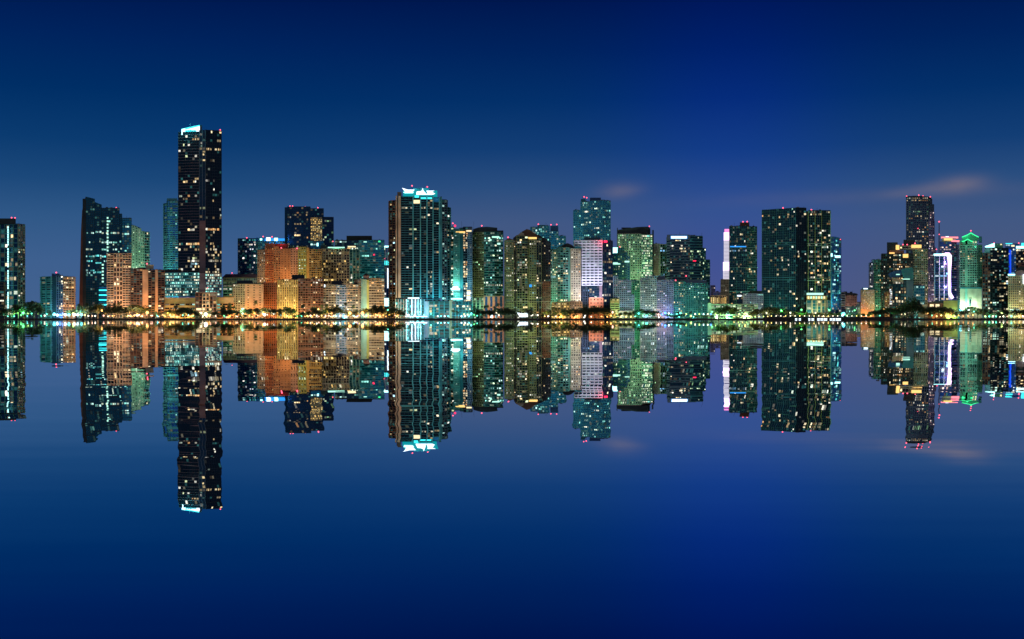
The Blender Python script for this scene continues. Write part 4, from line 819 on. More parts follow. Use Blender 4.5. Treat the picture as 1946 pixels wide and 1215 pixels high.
b.tower([(1722.5, 2), (1735, 0), (1752, 0), (1764.5, 1)], 374.5, st, depth=24)
vs_ = []
b.tower([(1764.5, 1), (1771, 4)], 378, punched('steel', 'gblack', (3, 4.3), lit=.06, pal='green'), bot=420, depth=20)
for k, (y0, y1, xr) in enumerate(((388, 402, 1774.5), (402, 420, 1775), (420, 470, 1775.6), (470, 575, 1778))):
    xl = (1768.5, 1767, 1765.5, 1764.5)[k]; b.tower([(xl, .5 - k * .1), (xr, 4)], y0, sv if k else punched('steel', 'gblack', (2.9, 4.3)), bot=y1, depth=20, rh=.1)
b.prism([(1722, 1.5), (1735, -.5), (1752, -.5), (1770, 3)], [373.5, 372.5, 372.5, 374.5], 376, 22, 'charcoal', 'crown')
for x, y in ((1723, 373), (1746, 371), (1754, 372.5), (1768, 374)): b.beacon(x, y, y + 3, dd=2, r=1)
b.beacon(1744.5, 434.5, 437, dd=-1.5, r=.7).done()
b = B('museum_building', 'angular building with folded teal roof and bright vertical strip of white windows', 'building', 1470, 1712, 'the angular teal roofed building')
b.tower([(1690, 3), (1696, 1)], 545, S('gbrown', (.3, .4, 'peach'), (.2, .3, 'peach'), (6, 4), lit=.9, pal='white', br=1.5), bot=583, depth=14)
b.tower([(1682, 4), (1690, 3)], 555, punched('orange', 'gbrown', (4, 4), lit=.5, pal='gold'), depth=12)
b.tower([(1696, 1), (1722, 1)], 534, S('gdark', (.16, .3, 'charcoal'), (.25, .3, 'charcoal'), (5.4, 6.2), lit=.32, pal='warm', dim=.3), depth=16)
b.tower([(1722, 1), (1736, 4)], 532, blank('steel'), bot=578, depth=16)
gable(b, [(1688, 521), (1697, 516), (1712, 512.5), (1716, 520), (1708, 527), (1697, 527), (1692, 530)], 'deepblue', 'roof_fold', 0, 10)
gable(b, [(1712, 512), (1733, 508), (1736, 512), (1736, 531.5), (1722, 531.5), (1716, 526)], 'teal', 'roof_fold', -1, 10)
gable(b, [(1694, 527.5), (1708, 529), (1717, 534), (1716, 537), (1696, 535)], 'peach', 'roof_fold', -.6, 8)
b.slab(1703, 1710, 521, 522.8, 'strip_teal', 'skylight', dd=-1).slab(1715, 1729, 530, 531.6, 'strip_teal', 'soffit_light', dd=-2)
b.prism([(1690, 0), (1722, 0)], 583, 586, 10, 'teal', 'canopy'); b.done()
b = B('low_building', 'low brown and lime building with two square warm windows', 'building', 1450, 1795, 'the low lime walled building')
b.tower([(1763, 0), (1793, 0)], 575.5, blank('brown'), depth=14); b.tower([(1793, .5), (1820, .5)], 571.5, blank('limewall'), depth=14, roof='steel')
b.tower([(1819.8, 1), (1823.5, 1)], 570, blank('aqua'), depth=12)
b.prism([(1763, -1.5), (1775, -1.5), (1793, -1.5)], [575.5, 572.5, 572], 576.2, 14, 'charcoal', 'roof')
b.slab(1767, 1774.5, 578.5, 584, 'strip_warm', 'window', dd=-.3).slab(1778, 1785.5, 578.5, 584, 'strip_warm', 'window', dd=-.3).box(1745, 1763, 579, 604, 'beige', 'annex', dd=1, depth=10).done()

b = B('radio_mast', 'thin red lattice radio mast with red lights', 'mast', 1900, 1784.7, 'the red radio mast')
zt = b.zz(424); zb = 3.0
for k in range(4):
    ax, ay = ((-1, -1), (1, -1), (1, 1), (-1, 1))[k]
    V = [(b.o.x + ax * w_ + q, b.o.y + ay * w_ + r, z_) for z_, w_ in ((zb, 2.2), (zt, .25)) for q, r in ((-.15, -.15), (.15, -.15), (.15, .15), (-.15, .15))]
    b.put('mast_leg', 'redbrown', V, [(0, 1, 5, 4), (1, 2, 6, 5), (2, 3, 7, 6), (3, 0, 4, 7), (4, 5, 6, 7)])
for k in range(30):
    z_ = zb + (zt - zb) * k / 30; w_ = 2.2 - 1.95 * k / 30
    V = [(b.o.x + x, b.o.y + y, z_ + h_) for h_ in (0, .3) for x, y in ((-w_, -w_), (w_, -w_), (w_, w_), (-w_, w_))]
    b.put('brace', 'redbrown', V, [(0, 1, 5, 4), (1, 2, 6, 5), (2, 3, 7, 6), (3, 0, 4, 7)])
b.stuff.add('brace'); b.beacon(1784.7, 421.5, 424, dd=0, r=1.3).beacon(1784.9, 446, 448, dd=-3, r=.9).done()
b = B('striped_tower', 'violet striped tower crowned with glowing orange red ring', 'tower', 1660, 1803, 'the violet tower with the orange crown')
b.tower([(1786, 1), (1808, 0)], 460, S('gblue', (.3, .6, 'purple'), (.08, .2, 'deepblue'), (4, 4), lit=.15, pal='pink', dim=.2), depth=20, roof='deepblue')
b.tower([(1808, 0), (1817.5, 2)], 460, S('gnavy', (.35, .7, 'purple'), (.1, .2, 'navy'), (4, 4), lit=.08, pal='pink', dim=.2), depth=20, roof='deepblue')
b.box(1790, 1816, 452.5, 459, 'mint', 'crown', dd=2)
b.slab(1788.5, 1821, 450.2, 452.4, 'neon_red', 'crown_ring', dd=-1, depth=12).slab(1808, 1823.5, 457.2, 459.6, 'neon_red', 'crown_ring', dd=-1.4, depth=8)
b.slab(1794, 1810, 453, 457, 'sign_gold', 'crown_light', dd=.5).slab(1797, 1803, 449.5, 450.6, 'sign_white', 'crown_light', dd=-1.2).beacon(1779.5, 474, 478, dd=2, r=.9).done()
b = B('office_tower', 'dark blue tower outlined by a brilliant white violet light ribbon', 'tower', 1560, 1792, 'the light ribbon tower')
b.tower([(1776, 0), (1803, 0)], 487, S('gnavy', (.12, .25, 'deepblue'), (.12, .6, 'white'), (8.6, 4.4), lit=.1, pal='blue', dim=.15, bands=[(.30, .33, .95, 'warm', .7), (.15, .18, .95, 'warm', .7), (.68, .7, .95, 'blue', .7)]), depth=20, roof='white')
b.tower([(1803, .5), (1808, .5)], 487, blank('purple'), depth=18)
b.slab(1774.5, 1799, 482.6, 486, 'sign_bright_cyan', 'light_ribbon', dd=-1.2, depth=2)
shape(b, [(1796, 480.5), (1804, 480.5), (1808.5, 486), (1808.3, 500), (1806.5, 520), (1806, 545), (1807, 556), (1813, 566), (1808, 569), (1802.5, 560), (1801.5, 545), (1801.7, 515), (1801, 496), (1799.5, 487), (1796, 485.5)], 'neon_violet', 'light_ribbon', -2)
b.slab(1776, 1777, 488, 560, 'aqua', 'edge_fin', dd=-.8)
b.light(1806, 500, -9, (.75, .4, 1), 14000, 1).light(1806, 545, -9, (.75, .4, 1), 14000, 1).done()
b = B('grey_tower', 'narrow grey tower squeezed between the light ribbon tower and the green crowned one', 'tower', 1700, 1821, 'the narrow grey tower')
b.tower([(1816.5, 0), (1825, 0)], 466, punched('greyblue', 'gnavy', (3.4, 4.2), lit=.15, pal='warm'), depth=16).done()

b = B('condo_tower', 'pale green tower with neon green pagoda style crown and floodlit cream base', 'tower', 1540, 1846, 'the green pagoda crowned tower')
st = balc('mint', 'ggreen', (4.2, 4.5), hp=.9, hf=.4, vf=.25, lit=.12, pal='warm', dim=.3)
b.tower([(1824.5, 1), (1834, .2)], 458, st, bot=548, depth=22, roof='green')
b.tower([(1834, -.6), (1838.5, -.6)], 458, blank('mint'), depth=22)
b.tower([(1838.5, 0), (1856, .5)], 458, st, bot=548, depth=22, roof='green'); b.tower([(1856, 2), (1866, 4)], 466, punched('green', 'gdark', (3.3, 4.5), lit=.1, pal='warm'), bot=548, depth=20)
b.box(1824.5, 1866, 546, 549, 'teal', 'belt', dd=-1.6, depth=24)
b.tower([(1824.5, 0), (1834, 0)], 549, blank('cream'), depth=22); b.tower([(1838.5, 0), (1865, 2)], 549, S('cream', (.03, .2, 'cream'), (.1, .5, 'cream'), (8.6, 50), dim=0), depth=22)
b.slab(1842, 1846, 568, 582, 'mint', 'portal', dd=-.8).slab(1843, 1845.2, 569.5, 582, 'gdark', 'portal', dd=-1.2)
for (yy, x0, x1, xp, yp, m_) in ((450, 1828, 1860, 1845, 442, 0), (458.5, 1828, 1849, 1839, 454, 1)):
    dd = 2 - 2.6 * m_
    gable(b, [(x0, yy), (xp - 7, yp + 4.5), (xp, yp), (xp + 7, yp + 4.5), (x1, yy), (x1 - 1, yy + 7), (x0 + 1, yy + 7)], 'green', 'pagoda_roof', dd, 14 - 6 * m_)
    shape(b, [(x0, yy), (xp - 7, yp + 4), (xp, yp - .2), (xp + 7, yp + 4), (x1, yy), (x1, yy + 1.6), (xp + 7, yp + 5.8), (xp, yp + 1.8), (xp - 7, yp + 5.8), (x0, yy + 1.6)], 'neon_green', 'neon_eave', dd - .7, .4)
b.light(1840, 449, -6, (.05, 1, .4), 3500, 1).box(1860, 1866, 449, 460, 'teal', dd=6).beacon(1845, 438.5, 443, dd=4, r=1)
b.light(1829, 582, -5, (1, .95, .7), 5000, .6).light(1847, 583, -5, (1, .95, .7), 6000, .6).light(1861, 582, -5, (.7, 1, .8), 5000, .6).done()
b = B('office_tower', 'near black tower with a glowing green white roof edge', 'tower', 1520, 1892, 'the black tower with green roof edge')
b.tower([(1867, 3), (1882, 1)], 481, S('gblack', (.2, .4, 'redbrown'), (.3, .3, 'brown'), (5, 5.7), lit=.12, pal='warm', dim=.2, bands=[(0, .25, .35, 'cool', .6)]), depth=22, roof='teal')
b.tower([(1882, 0), (1916, 2)], 472, S('gblack', (.22, .5, 'navy'), (.06, .2, 'navy'), (4.2, 4), lit=.14, pal='mix', dim=.15), depth=24, roof='black')
b.box(1871, 1884, 470, 481, 'steel', dd=5).box(1883, 1906, 462.5, 472, 'green', dd=4)
shape(b, [(1872, 468), (1890, 462.3), (1890, 470), (1872, 470)], 'sign_bright_cyan', 'roof_light', 2.5)
b.beacon(1889, 461.5, 464, r=.7).slab(1901, 1904, 463.5, 465.5, 'strip_warm', 'roof_lamp', dd=3.4).light(1880, 466, 0, (.3, 1, .7), 4000, 1).done()
b = B('blue_tower', 'deep blue tower with a vertical blue light line', 'tower', 1700, 1924, 'the deep blue tower')
b.tower([(1911, 0), (1936, 1)], 464, S('gblue', (.12, .3, 'deepblue'), (.1, .2, 'deepblue'), (4, 4.2), lit=.1, pal='blue', dim=.15), bot=525, depth=18, roof='steel')
b.prism([(1911, 1), (1936, 2)], 525, None, 16, 'gnavy')
b.slab(1919, 1921.5, 475, 520, 'neon_blue', 'light_line', dd=-1).slab(1911, 1924, 462.5, 464, 'sign_cyan', 'roof_light', dd=-.5).slab(1922, 1928, 466, 469, 'strip_warm', 'window', dd=-.5).beacon(1936, 462).done()
b = B('office_tower', 'dark tower with bright cyan roof sign at the right edge', 'tower', 1600, 1942, 'the cyan sign tower at the right edge')
b.tower([(1931, 0), (1975, 0)], 473, S('gblack', (.3, .4, 'charcoal'), (.1, .2, 'navy'), (4.2, 5.2), lit=.3, pal='warm'), depth=20)
b.slab(1931, 1946, 468, 472.5, 'sign_bright_cyan', 'roof_sign', dd=-.6, depth=3).slab(1941, 1960, 462, 468, 'sign_cyan', 'roof_sign', dd=0, depth=3)
b.tower([(1935, -3), (1975, -3)], 500, ribbon('rust', 'gbrown', (6, 6), lit=.25, pal='gold'), depth=2).done()
b = B('apartment_block', 'cream gridded block with arched roof and warm lamps at the right edge', 'apartment building', 1480, 1937, 'the cream block with the arched roof')
b.tower([(1916.5, 1), (1975, 0)], 525, punched('sand', 'gdark', (4, 4.6), hf=.4, vf=.45, lit=.13, pal='warm', dim=.3), depth=20, roof='cream')
gable(b, [(1928, 525), (1929, 516), (1934, 509), (1941, 506), (1950, 508), (1956, 516), (1957, 525)], 'charcoal', 'arch_roof', 3, 14)
gable(b, [(1929, 520), (1933, 515), (1941, 513), (1950, 517), (1950, 525), (1929, 525)], 'mauve', 'arch_gable', 1, 3)
b.slab(1915.5, 1929, 521, 523.5, 'sign_bright_cyan', 'roof_light', dd=-.5).slab(1944, 1950, 522, 540, 'sign_white', 'lit_column', dd=-1.5, depth=1)
b.slab(1920, 1937, 588.5, 590, 'sign_bright_cyan', 'canopy_light', dd=-2).done()
# small things in the background between the towers
b = B('tent_pavilion', 'brilliant white floodlit peaked pavilion on the shore below the olive tower', 'pavilion', 1418, 992, 'the white peaked pavilion')
gable(b, [(980, 592), (984, 595), (990, 596.5), (996, 597), (1003, 596.5), (1003, 602.8), (988, 602.8), (985, 598)], 'sign_white', 'lit_wall', 0, 6)  # wall emits, standing in for floodlight falling on it
gable(b, [(979, 591), (984, 594), (990, 595.6), (1004, 595.6), (1004, 596.4), (990, 596.6), (983, 595.6)], 'white', 'roof', -1, 8)
b.done()
b = B('dock_house', 'row of bright white lit openings at water level below the twin slab tower', 'dock', 1399.6, 1560, 'the lit dock openings')
for x0, x1 in ((1511, 1515), (1518, 1522), (1536, 1540), (1542, 1547), (1553, 1558), (1559, 1564), (1565, 1572), (1577, 1581), (1582, 1587), (1588, 1598)):
    b.slab(x0, x1, 605.4, 607, 'sign_white', 'lit_opening', dd=-1.2, depth=.5)
b.prism([(1506, -.9), (1601, -.9)], 603.4, 607.2, 1.2, 'charcoal', 'dock_wall'); b.done()
# ------------------------------------------------------------------ shore planting
MAT['leaf'] = mat('foliage', (.045, .075, .022), .7, var=.6, scale=.5)
MAT['leaf_light'] = mat('pale_foliage', (.10, .15, .03), .7, var=.5, scale=.5)
MAT['palm_leaf'] = mat('palm_foliage', (.05, .085, .03), .65, var=.5, scale=.6)
MAT['bark'] = mat('bark', (.10, .075, .05), .9, var=.4, scale=.8)
def cone(a, b_, ra, rb, vs, fs, n=6):
    d = (b_ - a).normalized(); u = d.orthogonal().normalized(); w_ = d.cross(u); k = len(vs)
    for c, r in ((a, ra), (b_, rb)):
        for i in range(n): q = c + (u * math.cos(i * 2 * math.pi / n) + w_ * math.sin(i * 2 * math.pi / n)) * r; vs.append(tuple(q))
    for i in range(n): fs.append((k + i, k + (i + 1) % n, k + n + (i + 1) % n, k + n + i))
def leafq(c, s, vs, fs, r):
    a = Vector((r.gauss(0, 1), r.gauss(0, 1), r.gauss(0, 1))).normalized(); u = a.orthogonal().normalized(); w_ = a.cross(u); k = len(vs)
    u = u * s; w_ = w_ * s * r.uniform(.5, .9)
    vs += [tuple(c - u), tuple(c - w_), tuple(c + u), tuple(c + w_)]; fs.append((k, k + 1, k + 2, k + 3))
def crown_mesh(seed, n, lobes, h, wd, base, sz):
    r = random.Random(seed); vs = []; fs = []; L = []
    for i in range(lobes):
        a = r.uniform(0, 6.28); d = r.uniform(.15, .68) * wd / 2
        L.append((Vector((d * math.cos(a), d * math.sin(a), base + (h - base) * r.uniform(.25, .78))), r.uniform(.18, .34) * wd))
    for i in range(n):
        c, q = r.choice(L); v = Vector((r.gauss(0, 1), r.gauss(0, 1), r.gauss(0, 1))).normalized() * q * r.uniform(.55, 1.06); v.z *= .72
        leafq(c + v, r.uniform(.6, 1.4) * sz, vs, fs, r)
    return vs, fs
TREES = []
for k in range(6):
    vs, fs = crown_mesh(k, 1100, 8 + k % 3 * 2, 14, 15, 4.2, .6)
    me = bpy.data.meshes.new('crown'); me.from_pydata(vs, [], fs); me.materials.append(MAT['leaf' if k != 4 else 'leaf_light'])
    vs = []; fs = []; r = random.Random(k + 50); cone(Vector((0, 0, -.3)), Vector((.2, 0, 4.6)), .5, .34, vs, fs)
    for j in range(5):
        a = j * 1.26 + r.random(); cone(Vector((.2, 0, 4.2 + j * .15)), Vector((3.6 * math.cos(a), 3.6 * math.sin(a), r.uniform(7.5, 10))), .26, .08, vs, fs, 5)
    mt = bpy.data.meshes.new('trunk'); mt.from_pydata(vs, [], fs); mt.materials.append(MAT['bark']); TREES.append((me, mt))
ROUND = []
vs, fs = crown_mesh(31, 420, 3, 14, 10, 3.5, .6); r = random.Random(3); vs = []; fs = []
for i in range(620):
    v = Vector((r.gauss(0, 1), r.gauss(0, 1), r.gauss(0, 1))).normalized() * r.uniform(.6, 1.03); v.x *= 5; v.y *= 5; v.z *= 5
    leafq(Vector((0, 0, 8.6)) + v, r.uniform(.6, 1.1) * .8, vs, fs, r)
me = bpy.data.meshes.new('crown'); me.from_pydata(vs, [], fs); me.materials.append(MAT['leaf'])
vs = []; fs = []; cone(Vector((0, 0, -.3)), Vector((0, 0, 8)), .4, .25, vs, fs); mt = bpy.data.meshes.new('trunk'); mt.from_pydata(vs, [], fs); mt.materials.append(MAT['bark']); ROUND.append((me, mt))
PALMS = []
for k in range(3):
    r = random.Random(k + 90); vs = []; fs = []; lean = r.uniform(-.7, .7); top = Vector((lean, 0, 10.6))
    cone(Vector((0, 0, -.3)), Vector((lean * .3, 0, 5)), .34, .26, vs, fs); cone(Vector((lean * .3, 0, 5)), top, .26, .2, vs, fs)
    mt = bpy.data.meshes.new('trunk'); mt.from_pydata(vs, [], fs); mt.materials.append(MAT['bark'])
    vs = []; fs = []
    for j in range(20):
        a = j * 2.4 + r.uniform(-.2, .2); up = r.uniform(-.5, 1.1); Lg = r.uniform(3.0, 4.2); d = Vector((math.cos(a), math.sin(a), 0)); sd_ = Vector((-d.y, d.x, 0)); pv = None
        for q in range(7):
            u = q / 6; c = top + d * Lg * u * (1 - .15 * u) + Vector((0, 0, up * Lg * .5 * u - 2.6 * u * u))
            wd = .62 * math.sin(math.pi * min(1, .12 + u * .88)) + .04
            k0 = len(vs); vs += [tuple(c - sd_ * wd - Vector((0, 0, wd * .5))), tuple(c), tuple(c + sd_ * wd - Vector((0, 0, wd * .5)))]
            if pv is not None: fs += [(pv, pv + 1, k0 + 1, k0), (pv + 1, pv + 2, k0 + 2, k0 + 1)]
            pv = k0
    me = bpy.data.meshes.new('crown'); me.from_pydata(vs, [], fs); me.materials.append(MAT['palm_leaf']); PALMS.append((me, mt))
REG = []
def ref_of(px):
    c = [b for b in ALL if b.x0 - 1 <= px <= b.x1 + 1 and b.D > 1425]
    if not c: c = ALL
    if any(b.x0 <= px <= b.x1 for b in c): return min(c, key=lambda b: b.D).ref
    return min(c, key=lambda b: abs(b.cx - px)).ref
def plant(kind, px, top, w, D=None, light=False):
    if kind == 'broadleaf_tree' and not light: top -= 1.5; w *= 1.18
    D = D or rnd.choice((rnd.uniform(1403.5, 1408), rnd.uniform(1403.5, 1409), rnd.uniform(1412, 1424)))
    z0 = 1.15; H = Z(top, D) - z0; wd = w * D / F
    if kind == 'broadleaf_tree': me, mt = (TREES[4] if light else TREES[rnd.choice((0, 1, 2, 3, 5))]); bw_, bh = 14.5, 13.2
    elif kind == 'round_tree': me, mt = ROUND[0]; bw_, bh = 10.2, 13.6
    elif kind == 'shrub': me, mt = TREES[4 if light else rnd.choice((0, 1, 2))]; bw_, bh = 14, 13.2
    else: me, mt = PALMS[rnd.randrange(3)]; bw_, bh = 7.6, 11.6
    t_ = link(bpy.data.objects.new(kind, None)); t_.location = (W(px, D), D, z0); sx_ = wd / bw_; sz = H / bh
    if kind == 'palm_tree': sx_ = max(sx_, .7)
    t_.scale = (sx_, sx_, sz); t_.rotation_euler.z = rnd.uniform(0, 6.28) if kind != 'palm_tree' else rnd.choice((0, 3.14)) + rnd.uniform(-.4, .4)
    for nm, m_ in (('trunk', mt), ('crown', me)):
        if kind == 'shrub' and nm == 'trunk': nm = 'stem'
        o = link(bpy.data.objects.new(nm, m_)); o.parent = t_
    REG.append((t_, kind, px, dict(broadleaf_tree='dark spreading shore tree', round_tree='small ball topped tree', shrub='low shrub', palm_tree='palm tree')[kind] if not light else 'bright yellow green ' + dict(shrub='shrub', broadleaf_tree='tree').get(kind, 'tree'),
                dict(broadleaf_tree='tree', round_tree='tree', shrub='shrub', palm_tree='palm')[kind]))
for a in [(8, 590, 16), (22, 589, 16), (35, 581, 20), (50, 589, 16), (65, 576, 32), (78, 586, 16), (95, 591, 9), (133, 591, 12), (142, 589, 12), (152, 583, 16), (162, 586, 14), (174, 583, 26), (186, 580, 20), (200, 588, 12), (207, 584, 14),
          (218, 586, 14), (228, 583, 12), (240, 587, 16), (262, 583, 34), (278, 589, 14), (318, 592, 14), (327, 591, 14), (350, 587, 24), (362, 589, 22), (340, 590, 16), (372, 593, 8), (408, 594, 12), (400, 592, 8), (424, 590, 12), (433, 592, 10), (440, 590, 10), (452, 593, 14), (470, 590, 16), (477, 589, 12),
          (492, 588, 16), (504, 587, 18), (517, 589, 16), (532, 589, 12), (546, 586, 20), (556, 590, 12), (585, 592, 12), (575, 595, 10), (598, 586, 14), (608, 592, 14), (620, 588, 14), (635, 586, 22), (648, 588, 18), (664, 593, 14), (676, 592, 12), (693, 589, 16),
          (706, 587, 18), (717, 584, 20), (727, 586, 14), (738, 592, 12), (748, 587, 16), (758, 590, 14), (767, 594, 10), (905, 590, 22), (918, 593, 14), (932, 592, 22), (946, 589, 18), (958, 588, 20), (970, 589, 22), (978, 593, 12), (1007, 592, 12), (1040, 592, 14), (1055, 593, 12), (1070, 590, 14), (1083, 591, 14),
          (1096, 590, 14), (1108, 587, 16), (1118, 588, 18), (1130, 585, 16), (1138, 587, 14), (1148, 588, 16), (1158, 590, 12), (1164, 594, 10), (1207, 594, 12), (1217, 590, 18), (1229, 590, 18), (1240, 593, 14), (1268, 597, 14), (1282, 600, 14), (1296, 598, 14), (1326, 602, 12), (1340, 601, 14), (1352, 600, 12),
          (1378, 584, 20), (1393, 586, 18), (1366, 588, 16), (1428, 594, 12), (1438, 590, 16), (1450, 588, 16), (1462, 586, 18), (1474, 587, 18), (1486, 588, 16), (1498, 591, 14), (1508, 594, 12), (1655, 594, 10), (1664, 592, 14), (1676, 590, 16), (1687, 587, 18), (1700, 589, 18), (1712, 585, 20), (1722, 580, 22), (1735, 571, 28), (1744, 580, 22),
          (1757, 585, 20), (1770, 586, 22), (1783, 584, 26), (1796, 587, 20), (1806, 589, 14), (1818, 592, 20), (1832, 591, 18), (1845, 585, 22), (1858, 588, 20), (1870, 589, 18), (1884, 595, 18), (1899, 597, 14), (1914, 591, 18), (1930, 590, 20), (1943, 592, 18)]:
    plant('broadleaf_tree', *a)
for a in [(296, 592, 6.5), (302.5, 592, 7), (378.5, 595, 8), (388, 593, 6), (414, 594, 8), (422, 586, 6.5), (425, 580, 8), (436, 575, 9), (429, 591, 6), (1806, 584.5, 8)]: plant('round_tree', *a)
for a in [(150, 576, 9), (165, 574, 9), (217, 574, 10), (226, 572, 9), (208, 576, 8), (333, 579, 12), (445, 581, 10), (486.5, 569, 10), (575, 577, 12), (612, 578, 9), (620, 576, 10), (640, 577, 9), (657, 573, 10), (672, 578, 9), (712, 578, 11), (725, 579, 10), (742, 577, 12), (735, 583, 9), (778, 590, 12), (770, 588, 9), (862, 588, 13),
          (870, 592, 9), (921, 579, 8), (926, 578, 8), (939.5, 580, 9), (947, 574.5, 9), (1001, 585, 11), (1010, 583, 11), (1056, 584, 9), (1062, 583, 9), (1052, 582, 8), (1088, 585, 10), (1078, 588, 9), (1115, 584, 10), (1137, 583, 10), (1104, 584, 9), (1433, 589, 9), (1440, 586, 9), (1250, 592, 9), (1256, 593, 8), (1312, 592, 8), (1288, 592, 8),
          (1714, 583, 9), (1897, 590, 10), (1908, 590, 10), (1875, 588, 9), (833, 572, 8), (838, 570.5, 9), (843, 572, 8)]:
    if a[0] in (833, 838, 843): continue
    plant('palm_tree', *a)
for i, x in enumerate(range(1512, 1602, 7)): plant('shrub', x, 594.5 + (i * 7 % 3) * .8, 9, 1408, True)
for i, x in enumerate((1610, 1620, 1631, 1641, 1650)): plant('shrub', x, 597.5 - i % 2, 9, 1408, i % 2 == 0)
for x, y, w_ in ((1170, 597, 9), (1178, 594.5, 10), (1187, 593, 12), (1196, 594.5, 10)): plant('broadleaf_tree', x, y, w_, 1409, True)
for x in (1032, 1047, 1062, 1078, 1091): plant('shrub', x, 598, 8, 1406, True)
for x in (455, 466, 478, 488, 560, 568): plant('shrub', x, 599, 8, 1406)
# roof garden palms stand on the podium of the finned tower
b_ = [q for q in ALL if q.ref == 'the massive teal finned tower'][0]

# ------------------------------------------------------------------ street lamps
LC = dict(violet=(.66, .64, 1), mint=(.6, 1, .72), orange=(1, .42, .08), white=(1, .86, .66), yellow=(1, .72, .16), green=(.12, 1, .25), teal=(.1, 1, .62), cyan=(.1, .85, 1), blue=(.05, .25, 1), cool=(.75, .95, 1), pink=(1, .5, .35), lime=(.6, 1, .2))
LM = {}
for n_, c_ in LC.items():
    LM[n_] = emis('lamp_glow_' + n_, tuple(min(1, v * .95 + .05) for v in c_), 3.2)
vs = []; fs = []
for j in range(5):
    ph = math.pi * j / 4
    for i in range(8): vs.append((math.sin(ph) * math.cos(i * R(45)), math.sin(ph) * math.sin(i * R(45)), math.cos(ph)))
for j in range(4):
    for i in range(8): fs.append((j * 8 + i, j * 8 + (i + 1) % 8, j * 8 + 8 + (i + 1) % 8, j * 8 + 8 + i))
GL = {}
for n_ in LC:
    g_ = bpy.data.meshes.new('lamp_globe'); g_.from_pydata(vs, [], fs); g_.materials.append(LM[n_]); GL[n_] = g_
pv = []; pf = []; cone(Vector((0, 0, 0)), Vector((0, 0, 1)), .16, .09, pv, pf, 6)
pole = bpy.data.meshes.new('pole'); pole.from_pydata(pv, [], pf); pole.materials.append(MAT['charcoal'])
def lamp(px, py, c, size=1.0, D=1405.0, lit=True):
    if D == 1405.0: D = rnd.uniform(1406, 1423) if size < 1.5 else rnd.uniform(1409, 1415)
    z = Z(py, D); t_ = link(bpy.data.objects.new('street_lamp', None)); t_.location = (W(px, D), D, 1.2)
    hgt = max(.6, z - 1.2)
    o = link(bpy.data.objects.new('pole', pole)); o.parent = t_; o.scale = (1, 1, hgt)
    o = link(bpy.data.objects.new('lamp_globe', GL[c])); o.parent = t_; r_ = .42 + .55 * size; o.scale = (r_, r_, r_); o.location.z = hgt + r_ * .6  # globe enlarged with size, standing in for the lamp's glare
    if lit:
        l = bpy.data.lights.new('lamp_light', 'POINT'); l.energy = (8500 if c in ('orange', 'yellow', 'green', 'teal') else 6000) * size ** 1.6; l.color = LC[c]; l.shadow_soft_size = r_; l.cycles.use_multiple_importance_sampling = False
        lo = link(bpy.data.objects.new('lamp_light', l)); lo.parent = t_; lo.location = (0, -r_ - .3, hgt + r_ * .6)
    cn = dict(orange='orange', white='warm white', yellow='yellow', green='green', teal='teal green', cyan='cyan', blue='blue', cool='cold white', pink='pinkish', lime='lime green')[c]
    REG.append((t_, 'lamp' + c + ('b' if size > 1.5 else ''), px, ('large glaring ' if size > 1.5 else '') + cn + ' shore lamp', 'street lamp'))
BIG = 2.2
